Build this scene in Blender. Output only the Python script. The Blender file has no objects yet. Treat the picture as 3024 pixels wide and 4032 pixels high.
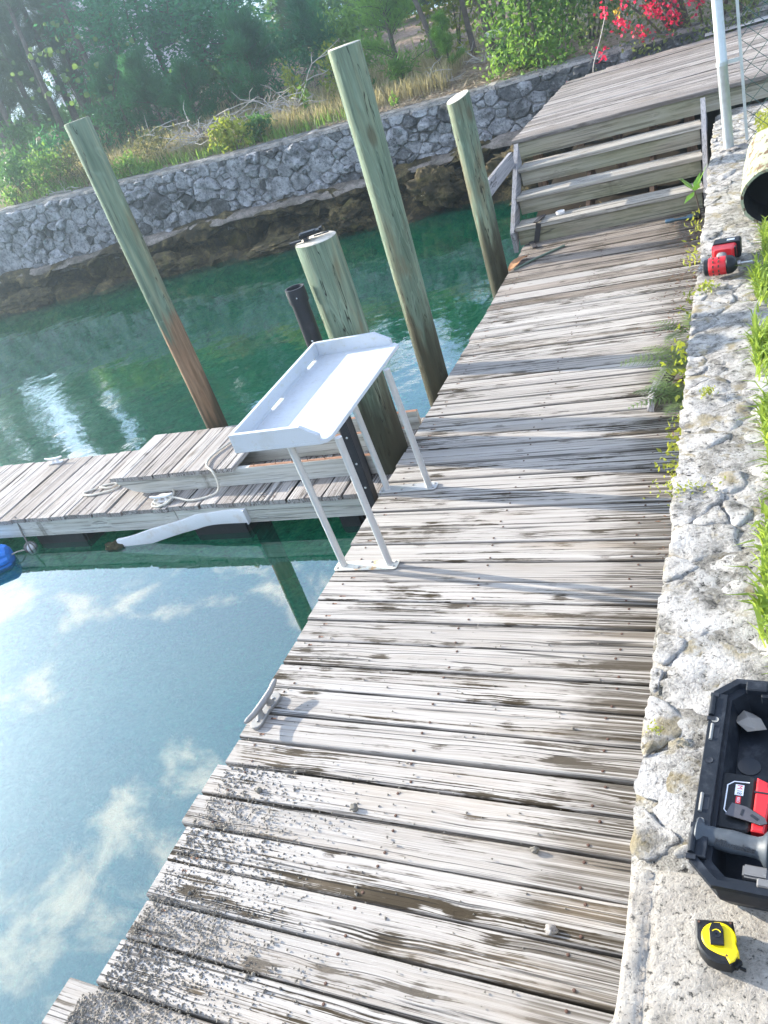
import bpy, bmesh, math, random
import numpy as np
from mathutils import Vector, Matrix, noise as mnoise

random.seed(7)
rng = np.random.default_rng(7)
sc = bpy.context.scene
col = sc.collection
R = math.radians

# ------------------------------------------------------------------ camera
cam = bpy.data.cameras.new('camera')
cam.sensor_width = 36
cam.lens = 28.97
cam.clip_start = 0.05
cam.clip_end = 2000
co = bpy.data.objects.new('camera', cam)
col.objects.link(co)
RI = Vector((0.8981, 0.3252, -0.2967)); UP = Vector((0.0586, 0.5820, 0.8111)); FW = Vector((-0.4361, 0.7454, -0.5042))
FW.normalize(); RI = (RI - FW * RI.dot(FW)).normalized(); UP = RI.cross(FW)
m3 = Matrix((RI, UP, -FW)).transposed()
co.matrix_world = Matrix.Translation((0, 0, 2.4)) @ m3.to_4x4()
sc.camera = co

# ------------------------------------------------------------------ sun, sky, exposure
SUN_EL = 21.0
SUN_AZ = math.atan2(-0.98, 0.20)          # clockwise from +Y
sd = Vector((math.sin(SUN_AZ) * math.cos(R(SUN_EL)), math.cos(SUN_AZ) * math.cos(R(SUN_EL)), math.sin(R(SUN_EL))))
sun = bpy.data.lights.new('sun', 'SUN')
sun.energy = 5.0
sun.angle = R(0.5)
sun.color = (1.0, 0.92, 0.80)
so = bpy.data.objects.new('sun', sun)
col.objects.link(so)
so.rotation_euler = (-sd).to_track_quat('-Z', 'Y').to_euler()
so.location = (-20, 5, 20)

sc.view_settings.view_transform = 'Standard'
sc.view_settings.look = 'None'
sc.view_settings.gamma = 1
sc.view_settings.use_curve_mapping = False
sc.view_settings.exposure = 1.62
sc.render.engine = 'CYCLES'
sc.cycles.max_bounces = 8
sc.cycles.transparent_max_bounces = 24
sc.cycles.caustics_reflective = False
sc.cycles.caustics_refractive = False
sc.cycles.sample_clamp_indirect = 6


# ------------------------------------------------------------------ node helper
class NT:
    def __init__(s, tree):
        s.t = tree
        tree.nodes.clear()

    def n(s, typ, props=None, **ins):
        nd = s.t.nodes.new(typ)
        for k, v in (props or {}).items():
            setattr(nd, k, v)
        for k, v in ins.items():
            key = int(k[1:]) if k[0] == 'i' and k[1:].isdigit() else k.replace('_', ' ')
            s.set(nd.inputs[key], v)
        return nd

    def set(s, sock, v):
        if isinstance(v, bpy.types.NodeSocket):
            s.t.links.new(v, sock)
        else:
            if sock.type == 'RGBA' and not isinstance(v, (int, float)) and len(v) == 3:
                v = (*v, 1)
            sock.default_value = v

    def noise(s, vec, scale=5, detail=4, rough=0.55, dist=0.0):
        return s.n('ShaderNodeTexNoise', None, Vector=vec, Scale=scale, Detail=detail, Roughness=rough, Distortion=dist).outputs['Fac']

    def vor(s, vec, scale=5, feature='F1', rnd=1.0):
        return s.n('ShaderNodeTexVoronoi', {'feature': feature}, Vector=vec, Scale=scale, Randomness=rnd).outputs

    def math(s, op, a, b=0.0, c=None, clamp=False):
        nd = s.n('ShaderNodeMath', {'operation': op, 'use_clamp': clamp}, i0=a, i1=b)
        if c is not None:
            s.set(nd.inputs[2], c)
        return nd.outputs[0]

    def mr(s, v, a, b, c=0.0, d=1.0, smooth=True):
        return s.n('ShaderNodeMapRange', {'interpolation_type': 'SMOOTHSTEP' if smooth else 'LINEAR'}, i0=v, i1=a, i2=b, i3=c, i4=d).outputs[0]

    def ramp(s, f, stops):
        nd = s.n('ShaderNodeValToRGB', None, Fac=f)
        e = nd.color_ramp.elements
        while len(e) < len(stops):
            e.new(0.5)
        for i, (p, c) in enumerate(stops):
            e[i].position = p
            e[i].color = (*c, 1) if len(c) == 3 else c
        return nd.outputs['Color']

    def mix(s, f, a, b, mode='MIX'):
        nd = s.n('ShaderNodeMix', {'data_type': 'RGBA', 'blend_type': mode})
        s.set(nd.inputs[0], f)
        s.set(nd.inputs[6], a)
        s.set(nd.inputs[7], b)
        return nd.outputs[2]

    def map(s, vec, scale=(1, 1, 1), loc=(0, 0, 0), rot=(0, 0, 0)):
        return s.n('ShaderNodeMapping', None, Vector=vec, Location=loc, Rotation=rot, Scale=scale).outputs[0]

    def vadd(s, a, b):
        return s.n('ShaderNodeVectorMath', {'operation': 'ADD'}, i0=a, i1=b).outputs[0]

    def xyz(s, v):
        return s.n('ShaderNodeSeparateXYZ', None, i0=v).outputs

    def comb(s, x, y, z):
        return s.n('ShaderNodeCombineXYZ', None, X=x, Y=y, Z=z).outputs[0]

    def bump(s, h, strength=0.3, dist=0.01, normal=None):
        nd = s.n('ShaderNodeBump', None, Height=h, Strength=strength, Distance=dist)
        if normal is not None:
            s.set(nd.inputs['Normal'], normal)
        return nd.outputs[0]

    def obj(s):
        return s.n('ShaderNodeTexCoord').outputs['Object']

    def geo(s):
        return s.n('ShaderNodeNewGeometry')

    def rnd(s):
        return s.n('ShaderNodeObjectInfo').outputs['Random']

    def out(s, shader):
        o = s.n('ShaderNodeOutputMaterial')
        s.t.links.new(shader, o.inputs['Surface'])

    def bsdf(s, color, rough=0.7, normal=None, metal=0.0, spec=0.5, **kw):
        nd = s.n('ShaderNodeBsdfPrincipled', None, Base_Color=color, Roughness=rough, Metallic=metal)
        s.set(nd.inputs['Specular IOR Level'], spec)
        for k, v in kw.items():
            s.set(nd.inputs[k.replace('_', ' ')], v)
        if normal is not None:
            s.set(nd.inputs['Normal'], normal)
        return nd.outputs[0]


def mat(name):
    m = bpy.data.materials.new(name)
    m.use_nodes = True
    return m, NT(m.node_tree)


# ------------------------------------------------------------------ world
w = bpy.data.worlds.new('World')
sc.world = w
w.use_nodes = True
g = NT(w.node_tree)
sky = g.n('ShaderNodeTexSky', {'sky_type': 'NISHITA', 'sun_disc': False, 'sun_elevation': R(SUN_EL), 'sun_rotation': SUN_AZ % (2 * math.pi),
                               'air_density': 1.0, 'dust_density': 1.2, 'ozone_density': 1.2})
gen = g.n('ShaderNodeTexCoord').outputs['Generated']
x, y, z = g.xyz(gen)
zz = g.math('ADD', g.math('MAXIMUM', z, 0.0), 0.22)
cv = g.comb(g.math('DIVIDE', x, zz), g.math('DIVIDE', y, zz), 0.0)
cn = g.noise(g.map(cv, (1.0, 1.0, 1.0), (3.1, 1.7, 0)), 6.2, 8, 0.62, 0.35)
cn2 = g.noise(g.map(cv, (1, 1, 1), (7.3, 0, 0)), 0.9, 3, 0.5)
cl = g.mr(g.math('ADD', cn, g.math('MULTIPLY', g.math('SUBTRACT', cn2, 0.5), 0.55)), 0.505, 0.66)
cl = g.math('MULTIPLY', cl, g.mr(z, 0.02, 0.2))
hz = g.math('MULTIPLY', g.mr(z, 0.34, 0.0), 0.75)
skyb = g.mix(1.0, sky.outputs[0], (1.05, 1.32, 1.68), 'MULTIPLY')
veil = g.math('MULTIPLY', g.mr(g.noise(g.map(cv, (1, 1, 1), (1, 9, 0)), 1.6, 4, 0.6), 0.3, 0.7), 0.30)
skyc = g.mix(g.math('MAXIMUM', hz, veil), skyb, (7.6, 8.5, 9.6))
skyc = g.mix(g.math('MULTIPLY', cl, 0.9), skyc, (15, 14.6, 14.2))
bg = g.n('ShaderNodeBackground', None, Color=skyc, Strength=0.10)
wo = g.n('ShaderNodeOutputWorld')
w.node_tree.links.new(bg.outputs[0], wo.inputs[0])


# ------------------------------------------------------------------ mesh helpers
def link(name, me, m=None, parent=None, loc=None):
    o = bpy.data.objects.new(name, me)
    col.objects.link(o)
    if m is not None and me is not None and len(me.materials) == 0:
        for mm in (m if isinstance(m, (list, tuple)) else [m]):
            me.materials.append(mm)
    if parent is not None:
        o.parent = parent
    if loc is not None:
        o.location = loc
    return o


def tag(o, label=None, cat=None, group=None, kind=None):
    if label: o['label'] = label
    if cat: o['category'] = cat
    if group: o['group'] = group
    if kind: o['kind'] = kind
    return o


def thing(name, label, cat, loc=(0, 0, 0), rz=0, group=None):
    o = bpy.data.objects.new(name, None)
    o.empty_display_size = 0.1
    col.objects.link(o)
    o.location = loc
    o.rotation_euler = (0, 0, rz)
    return tag(o, label, cat, group)


class MB:
    def __init__(s):
        s.v = []
        s.f = []
        s.mi = []

    def add(s, v, f, mi=0, M=None):
        o = len(s.v)
        if M is not None:
            v = [tuple(M @ Vector(p)) for p in v]
        s.v += [tuple(p) for p in v]
        s.f += [tuple(i + o for i in q) for q in f]
        s.mi += [mi] * len(f)
        return s

    def box(s, c, d, M=None, bev=0.0, mi=0):
        v, f = bevbox(d, bev)
        T = Matrix.Translation(c)
        if M is not None: T = T @ M.to_4x4()
        return s.add(v, f, mi, T)

    def tube(s, pts, rad, n=8, caps=True, mi=0):
        v, f = tube(pts, rad, n, caps)
        return s.add(v, f, mi)

    def build(s, name, m, parent=None, smooth=False, loc=None):
        me = bpy.data.meshes.new(name)
        me.from_pydata(s.v, [], s.f)
        if any(s.mi):
            me.polygons.foreach_set('material_index', s.mi)
        o = link(name, me, m, parent, loc)
        if smooth: shade(me, smooth)
        return o


def shade(me, ang=40):
    me.polygons.foreach_set('use_smooth', [True] * len(me.polygons))
    a = ang if not isinstance(ang, bool) else 40
    try:
        me.set_sharp_from_angle(angle=R(a))
    except Exception:
        pass


_bb = {}


def bevbox(d, bev=0.0):
    key = (tuple(round(a, 5) for a in d), bev)
    if key in _bb: return _bb[key]
    bm = bmesh.new()
    bmesh.ops.create_cube(bm, size=1)
    for v in bm.verts: v.co = Vector((v.co.x * d[0], v.co.y * d[1], v.co.z * d[2]))
    if bev:
        bmesh.ops.bevel(bm, geom=bm.edges[:], offset=bev, segments=1 if bev < 0.004 else 2, affect='EDGES')
    bm.verts.index_update()
    r = ([tuple(v.co) for v in bm.verts], [tuple(v.index for v in fa.verts) for fa in bm.faces])
    bm.free()
    _bb[key] = r
    return r


def tube(pts, rad, n=8, caps=True):
    pts = [Vector(p) for p in pts]
    if not isinstance(rad, (list, tuple)): rad = [rad] * len(pts)
    v, f = [], []
    t0 = (pts[1] - pts[0]).normalized()
    a = Vector((0, 0, 1)) if abs(t0.z) < 0.9 else Vector((1, 0, 0))
    u = t0.cross(a).normalized()
    for i, p in enumerate(pts):
        t = (pts[min(i + 1, len(pts) - 1)] - pts[max(i - 1, 0)])
        t = t.normalized() if t.length > 1e-9 else t0
        u = (u - t * u.dot(t)).normalized()
        wv = t.cross(u)
        for k in range(n):
            an = 2 * math.pi * k / n
            v.append(tuple(p + (u * math.cos(an) + wv * math.sin(an)) * rad[i]))
    for i in range(len(pts) - 1):
        for k in range(n):
            k2 = (k + 1) % n
            f.append((i * n + k, i * n + k2, (i + 1) * n + k2, (i + 1) * n + k))
    if caps:
        f.append(tuple(range(n - 1, -1, -1)))
        f.append(tuple((len(pts) - 1) * n + k for k in range(n)))
    return v, f


def lathe(prof, n=24, axis='z'):
    """prof: list of (r, h)."""
    v, f = [], []
    for r, h in prof:
        for k in range(n):
            a = 2 * math.pi * k / n
            p = (r * math.cos(a), r * math.sin(a), h)
            if axis == 'x': p = (h, r * math.cos(a), r * math.sin(a))
            if axis == 'y': p = (r * math.sin(a), h, r * math.cos(a))
            v.append(p)
    for i in range(len(prof) - 1):
        for k in range(n):
            k2 = (k + 1) % n
            f.append((i * n + k, i * n + k2, (i + 1) * n + k2, (i + 1) * n + k))
    f.append(tuple(range(n - 1, -1, -1)))
    f.append(tuple((len(prof) - 1) * n + k for k in range(n)))
    return v, f


def loft(rings, cap0=True, cap1=True):
    """rings: lists of 3-D points with the same count (counter clockwise seen from the end)."""
    n = len(rings[0])
    v = [p for r in rings for p in r]
    f = []
    for i in range(len(rings) - 1):
        for k in range(n):
            k2 = (k + 1) % n
            f.append((i * n + k, i * n + k2, (i + 1) * n + k2, (i + 1) * n + k))
    if cap0: f.append(tuple(range(n - 1, -1, -1)))
    if cap1: f.append(tuple((len(rings) - 1) * n + k for k in range(n)))
    return v, f


def inset2(poly, d):
    """offset a convex-ish ccw 2-D polygon inward by d."""
    n = len(poly)
    out = []
    for i in range(n):
        p0, p1, p2 = Vector(poly[i - 1]), Vector(poly[i]), Vector(poly[(i + 1) % n])
        e1 = (p1 - p0).normalized(); e2 = (p2 - p1).normalized()
        n1 = Vector((-e1.y, e1.x)); n2 = Vector((-e2.y, e2.x))
        b = n1 + n2
        if b.length < 1e-6: b = n1
        b.normalize()
        c = max(0.4, b.dot(n1))
        out.append(tuple(p1 + b * (d / c)))
    return out


def prism(poly, z0, z1, bev=0.0):
    rings = []
    if bev:
        rings = [[(x, y, z0) for x, y in inset2(poly, bev)], [(x, y, z0 + bev) for x, y in poly],
                 [(x, y, z1 - bev) for x, y in poly], [(x, y, z1) for x, y in inset2(poly, bev)]]
    else:
        rings = [[(x, y, z0) for x, y in poly], [(x, y, z1) for x, y in poly]]
    return loft(rings)


def roundrect(x0, y0, x1, y1, r, n=4):
    p = []
    for cx, cy, a0 in ((x1 - r, y1 - r, 0), (x0 + r, y1 - r, 90), (x0 + r, y0 + r, 180), (x1 - r, y0 + r, 270)):
        for k in range(n + 1):
            a = R(a0 + 90 * k / n)
            p.append((cx + r * math.cos(a), cy + r * math.sin(a)))
    return p


def npmesh(name, V, F, m=None, parent=None, loc=None):
    """V (N,3) array, F (M,k) int array."""
    V = np.asarray(V, np.float32); F = np.asarray(F, np.int32)
    me = bpy.data.meshes.new(name)
    k = F.shape[1]
    me.vertices.add(len(V)); me.vertices.foreach_set('co', V.ravel())
    me.loops.add(F.size); me.loops.foreach_set('vertex_index', F.ravel())
    me.polygons.add(len(F)); me.polygons.foreach_set('loop_start', np.arange(0, F.size, k, dtype=np.int32))
    me.update(calc_edges=True)
    me.validate()
    return link(name, me, m, parent, loc)


def leaf_quads(P, D, N, L, W):
    """diamond leaves: base P, direction D, side N (arrays), length L, width W."""
    P = np.asarray(P); L = np.asarray(L)[:, None] if np.ndim(L) else L; W = np.asarray(W)[:, None] if np.ndim(W) else W
    a = P; b = P + D * L * 0.45 + N * W * 0.5; c = P + D * L; d = P + D * L * 0.45 - N * W * 0.5
    V = np.stack([a, b, c, d], 1).reshape(-1, 3)
    F = np.arange(len(P) * 4).reshape(-1, 4)
    return V, F


def unit(a):
    return a / np.maximum(np.linalg.norm(a, axis=-1, keepdims=True), 1e-9)


def rdirs(n, zb=0.0, r=rng):
    v = r.normal(size=(n, 3)); v[:, 2] += zb
    return unit(v)


def sides(D, r=rng):
    q = r.normal(size=D.shape)
    return unit(np.cross(D, q))


def fbm(p, s=1.0, o=4):
    return mnoise.fractal(Vector(p) * s, 1.0, 2.0, o)


def voronoi(pts, x0, y0, x1, y1, wts=None):
    pts = np.array(pts)
    cells = []
    for i, p in enumerate(pts):
        poly = [(x0, y0), (x1, y0), (x1, y1), (x0, y1)]
        d = np.linalg.norm(pts - p, axis=1)
        for j in np.argsort(d)[1:26]:
            q = pts[j]
            nrm = q - p; dd_ = float(nrm @ nrm)
            m = (p + q) / 2 if wts is None else p + nrm * min(0.85, max(0.15, 0.5 + (wts[i] - wts[j]) / (2 * dd_)))
            out = []
            for k in range(len(poly)):
                a, b = poly[k], poly[(k + 1) % len(poly)]
                da = (a[0] - m[0]) * nrm[0] + (a[1] - m[1]) * nrm[1]
                db = (b[0] - m[0]) * nrm[0] + (b[1] - m[1]) * nrm[1]
                if da <= 0: out.append(a)
                if da * db < 0:
                    t = da / (da - db)
                    out.append((a[0] + (b[0] - a[0]) * t, a[1] + (b[1] - a[1]) * t))
            poly = out
            if len(poly) < 3: break
        if len(poly) >= 3: cells.append(poly)
    return cells


def poisson(x0, y0, x1, y1, rfun, n, r=random):
    pts = []
    for _ in range(n):
        p = (r.uniform(x0, x1), r.uniform(y0, y1))
        rr = rfun(*p)
        if all((p[0] - q[0]) ** 2 + ((p[1] - q[1])) ** 2 > (0.5 * (rr + q[2])) ** 2 for q in pts):
            pts.append((p[0], p[1], rr))
    return [(a, b) for a, b, _ in pts]


def packed(x0, y0, x1, y1, radii, tries, r):
    # big stones first, then smaller ones in the gaps
    pts = []
    for rad, n in zip(radii, tries):
        for _ in range(n):
            p = (r.uniform(x0, x1), r.uniform(y0, y1)); q_ = rad * r.uniform(0.85, 1.15)
            if all((p[0] - a) ** 2 + (p[1] - b) ** 2 > (0.92 * (q_ + c)) ** 2 for a, b, c in pts):
                pts.append((p[0], p[1], q_))
    return [(a, b) for a, b, _ in pts], [c * c for _, _, c in pts]


def clean_poly(p, tol):
    out = []
    for q in p:
        if not out or math.dist(q, out[-1]) > tol: out.append(q)
    if len(out) > 2 and math.dist(out[0], out[-1]) < tol: out.pop()
    return out


def stone_mesh(poly, gap, h, to3, seed, rough=0.25, res=0):
    """rounded irregular stone from a 2-D cell; to3(u, v, height) -> xyz."""
    poly = clean_poly(poly, 0.012)
    if len(poly) < 3: return None
    c = Vector((sum(p[0] for p in poly) / len(poly), sum(p[1] for p in poly) / len(poly)))
    ch = []
    for i in range(len(poly)):
        a, b = Vector(poly[i]), Vector(poly[(i + 1) % len(poly)])
        ch.append(a.lerp(b, 0.13)); ch.append(a.lerp(b, 0.5) + Vector((mnoise.noise(Vector((i * 3.1, seed, 0))), mnoise.noise(Vector((i * 3.1, seed, 7))))) * (b - a).length * 0.16); ch.append(a.lerp(b, 0.87))
    ch = [Vector(p) for p in clean_poly([tuple(p) for p in ch], 0.006)]
    if res:
        for _ in range(2):
            ch = [q for i in range(len(ch)) for q in ((ch[i], ch[i].lerp(ch[(i + 1) % len(ch)], 0.5)) if (ch[i] - ch[(i + 1) % len(ch)]).length > res else (ch[i],))]
        ch = [ch[i] * 0.5 + (ch[i - 1] + ch[(i + 1) % len(ch)]) * 0.25 for i in range(len(ch))]
    size = sum((p - c).length for p in ch) / len(ch)
    if size < gap * 1.5: return None
    f = max(0.3, 1 - gap / size)
    rings = []
    for k, (sc_, hh) in enumerate(((1.0, -0.35), (1.0, 0.35), (0.90, 0.85), (0.72, 1.0), (0.5, 1.0), (0.25, 1.0)) if res else ((1.0, -0.35), (1.0, 0.35), (0.90, 0.85), (0.62, 1.0), (0.3, 1.0))):
        ring = []
        for j, p in enumerate(ch):
            nz = 1 + (0.20 * mnoise.noise(Vector((p.x * 14 + seed, p.y * 14, 0))) + (0.14 * mnoise.noise(Vector((p.x * 40 + seed, p.y * 40, 0))) if res else 0)) * min(1, sc_ * 1.1)
            q = c + (p - c) * f * sc_ * nz
            hv = h * hh
            if k >= 1: hv += h * (rough if k >= 2 else rough * 0.5) * (mnoise.noise(Vector((q.x * 7, q.y * 7, seed))) + 0.7 * mnoise.noise(Vector((q.x * 21, q.y * 21, seed))))
            ring.append(to3(q.x, q.y, hv))
        rings.append(ring)
    v, fc = loft(rings, cap0=False, cap1=True)
    return v, fc


def flatgrid(name, x0, y0, x1, y1, nx, ny, zf, m, parent=None):
    xs = np.linspace(x0, x1, nx); ys = np.linspace(y0, y1, ny)
    V = [(x, y, zf(x, y)) for y in ys for x in xs]
    F = [(j * nx + i, j * nx + i + 1, (j + 1) * nx + i + 1, (j + 1) * nx + i) for j in range(ny - 1) for i in range(nx - 1)]
    o = npmesh(name, V, F, m, parent)
    shade(o.data, 180)
    return o


def text_mesh(name, body, size, m, parent, M, extrude=0.0003, shear=0.0):
    cu = bpy.data.curves.new(name, 'FONT')
    cu.body = body; cu.size = size; cu.extrude = extrude; cu.align_x = 'CENTER'; cu.align_y = 'CENTER'; cu.shear = shear
    to = bpy.data.objects.new(name, cu)
    col.objects.link(to)
    dg = bpy.context.evaluated_depsgraph_get()
    me = bpy.data.meshes.new_from_object(to.evaluated_get(dg))
    bpy.data.objects.remove(to)
    o = link(name, me, None, parent)
    me.materials.clear(); me.materials.append(m)
    o.matrix_local = M
    return o


# ------------------------------------------------------------------ materials
def wood(name, axis='x', c_light=(0.50, 0.46, 0.43), c_mid=(0.30, 0.265, 0.235), c_dark=(0.055, 0.043, 0.033), stain=0.45, endmoss=None,
         green=0.0, crack=1.0, bump=0.8, edge=None, var=0.35):
    m, g = mat(name)
    o = g.obj(); r = g.rnd()
    off = g.comb(g.math('MULTIPLY', r, 37.0), g.math('MULTIPLY', r, 91.0), g.math('MULTIPLY', r, 53.0))
    p = g.vadd(o, off)
    if axis == 'y': p = g.map(p, (1, 1, 1), (0, 0, 0), (0, 0, R(90)))
    if axis == 'z': p = g.map(p, (1, 1, 1), (0, 0, 0), (0, R(90), 0))
    X, Y, Z = g.xyz(p)
    # knots bend the grain
    kv = g.n('ShaderNodeTexVoronoi', {'feature': 'F1', 'voronoi_dimensions': '2D'}, Vector=g.comb(g.math('MULTIPLY', X, 0.95), g.math('MULTIPLY', Y, 2.3), 0.0), Scale=2.1, Randomness=1.0)
    kd = kv.outputs['Distance']
    kd = g.math('ADD', kd, g.math('MULTIPLY', g.math('SUBTRACT', g.noise(p, 40, 2), 0.5), 0.03))
    kinf = g.mr(kd, 0.30, 0.02)
    warp = g.math('MULTIPLY', g.math('SUBTRACT', g.noise(g.map(p, (0.5, 3, 3)), 1.0, 1), 0.5), 0.030)
    wy = g.math('ADD', g.math('ADD', Y, warp), g.math('MULTIPLY', kinf, 0.007))
    q = g.comb(g.math('MULTIPLY', X, 1.0), wy, Z)
    grain = g.noise(g.map(q, (0.9, 100, 40)), 1.0, 4, 0.65)
    fine = g.noise(g.map(q, (3.5, 330, 120)), 1.0, 3, 0.6)
    broad = g.noise(g.map(q, (0.9, 13, 9)), 1.0, 4, 0.6)
    cr = g.noise(g.map(q, (0.35, 40, 20)), 1.0, 0.6, 0.5)
    crk = g.mr(g.math('ABSOLUTE', g.math('SUBTRACT', cr, 0.5)), 0.022, 0.008)
    gate = g.mr(g.noise(g.map(q, (1.1, 22, 10), (5, 3, 1)), 1.0, 2), 0.48, 0.56)
    crk = g.math('MULTIPLY', g.math('MULTIPLY', crk, gate), crack)
    ringk = g.math('SINE', g.math('MULTIPLY', kd, 260.0))
    knot = g.mr(kd, 0.060, 0.040)
    lm = tuple(0.5 * (a + b) for a, b in zip(c_mid, c_light))
    base = g.ramp(grain, [(0.28, c_mid), (0.44, lm), (0.58, c_light), (0.8, tuple(min(0.85, 1.12 * a) for a in c_light))])
    base = g.mix(g.mr(broad, 0.46, 0.72, 0.0, 0.30), base, c_mid)
    lines = g.noise(g.map(q, (0.7, 150, 60), (2, 1, 0)), 1.0, 1, 0.5)
    base = g.mix(g.math('MULTIPLY', g.mr(lines, 0.37, 0.27, 0.0, 0.5), g.mr(g.noise(g.map(p, (1.5, 9, 9), (6, 6, 1)), 1.0, 2), 0.40, 0.60, 0.35, 1.0)), base, c_dark)
    base = g.mix(g.mr(fine, 0.44, 0.28, 0.0, 0.5), base, c_dark)
    base = g.mix(g.math('MULTIPLY', knot, g.mr(ringk, -1.0, 1.0, 0.30, 0.60)), base, tuple(a * 1.6 for a in c_dark))
    # stains: mould following the grain
    st = g.noise(g.map(p, (1.9, 7, 7), (9, 2, 4)), 1.0, 5, 0.72)
    st = g.math('ADD', st, g.math('MULTIPLY', g.math('SUBTRACT', grain, 0.5), -0.75))
    st = g.math('ADD', st, g.math('MULTIPLY', g.math('SUBTRACT', lines, 0.5), -0.5))
    st = g.math('ADD', st, g.math('MULTIPLY', g.math('SUBTRACT', g.math('FRACT', g.math('MULTIPLY', r, 7.3)), 0.5), 0.09))
    st = g.math('ADD', st, g.math('MULTIPLY', g.mr(kd, 0.16, 0.03), 0.13))
    stm = g.mr(st, 0.555, 0.635, 0.0, stain)
    if endmoss is not None:
        ox, oy, oz = g.xyz(o)
        en = g.math('ADD', ox, g.math('MULTIPLY', g.math('SUBTRACT', g.noise(g.map(p, (3, 14, 6)), 1.0, 4, 0.7), 0.5), 0.75))
        en = g.math('MULTIPLY', g.mr(en, endmoss, endmoss + 0.22), 0.9)
        stm = g.math('MAXIMUM', stm, g.math('MULTIPLY', en, g.mr(grain, 0.62, 0.42)))
    base = g.mix(stm, base, (0.034, 0.024, 0.012))
    tan = g.mr(g.noise(g.map(p, (0.9, 5, 5), (3, 7, 1)), 1.0, 4, 0.6), 0.52, 0.72, 0.0, 0.4)
    base = g.mix(tan, base, g.mix(grain, (0.13, 0.095, 0.06), (0.46, 0.37, 0.27)))
    if green:
        gm = g.mr(g.noise(g.map(p, (1.2, 3, 3), (1, 8, 2)), 1.0, 3, 0.6), 0.38, 0.66, 0.0, green)
        base = g.mix(gm, base, (0.20, 0.22, 0.10))
    base = g.mix(g.math('MULTIPLY', g.math('POWER', g.math('FRACT', g.math('MULTIPLY', r, 17.7)), 1.6), var), base, tuple(0.80 * a for a in c_mid))
    if edge:      # darker along the long edges of each board
        oy = g.math('ABSOLUTE', g.xyz(o)[1 if axis == 'x' else 0])
        oy = g.math('ADD', oy, g.math('MULTIPLY', g.math('SUBTRACT', g.noise(g.map(p, (6, 20, 20)), 1.0, 3), 0.5), 0.012))
        base = g.mix(g.mr(oy, edge, edge + 0.006, 0.0, 0.45), base, (0.03, 0.024, 0.018))
    base = g.mix(crk, base, (0.012, 0.010, 0.008))
    h = g.math('ADD', g.math('MULTIPLY', grain, 0.6), g.math('MULTIPLY', fine, 0.3))
    h = g.math('SUBTRACT', h, g.math('MULTIPLY', crk, 1.6))
    h = g.math('SUBTRACT', h, g.math('MULTIPLY', knot, 0.2))
    g.out(g.bsdf(base, 0.85, g.bump(h, bump, 0.006), spec=0.2))
    return m


M_plank = wood('weathered_plank', 'x', c_light=(0.42, 0.395, 0.365), c_mid=(0.285, 0.256, 0.225), crack=0.75, stain=1.0, endmoss=0.42, var=0.35, edge=0.067)
M_plank_wet = wood('muddy_plank', 'x', c_light=(0.31, 0.27, 0.235), c_mid=(0.13, 0.098, 0.07), stain=0.95, endmoss=0.30, edge=0.062)
M_fplank = wood('finger_plank', 'y', c_light=(0.46, 0.435, 0.41), c_mid=(0.23, 0.19, 0.165), stain=0.5, var=0.6)
M_pale = wood('pale_board', 'x', c_light=(0.56, 0.55, 0.50), c_mid=(0.42, 0.40, 0.33), stain=0.12, crack=0.4, var=0.1)
M_step = wood('shaded_step_board', 'x', c_light=(0.38, 0.35, 0.28), c_mid=(0.24, 0.21, 0.15), stain=0.35, green=0.35, crack=0.5, var=0.2)  # risers: shade of the front faces put into a darker colour; green is moss
M_tread = wood('lit_step_tread', 'x', c_light=(0.44, 0.41, 0.36), c_mid=(0.27, 0.24, 0.195), stain=0.4, crack=0.6, var=0.2)  # treads: sunlight on the tops put into a lighter copy of the step wood
M_plat = wood('platform_plank', 'x', c_light=(0.41, 0.375, 0.345), c_mid=(0.165, 0.138, 0.12), stain=0.55, crack=0.8, var=0.7)
M_stringer = wood('stringer_board', 'z', c_light=(0.42, 0.40, 0.41), c_mid=(0.25, 0.24, 0.25), stain=0.2, crack=0.8)
M_stringy = wood('brace_board', 'y', c_light=(0.36, 0.35, 0.36), c_mid=(0.20, 0.19, 0.19), stain=0.2, crack=0.8)
M_dark = wood('dark_frame_board', 'x', c_light=(0.2, 0.15, 0.1), c_mid=(0.12, 0.085, 0.06), stain=0.3)
M_newwood = wood('brown_frame_board', 'z', c_light=(0.26, 0.16, 0.10), c_mid=(0.17, 0.10, 0.06), stain=0.2, crack=0.3)


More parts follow.
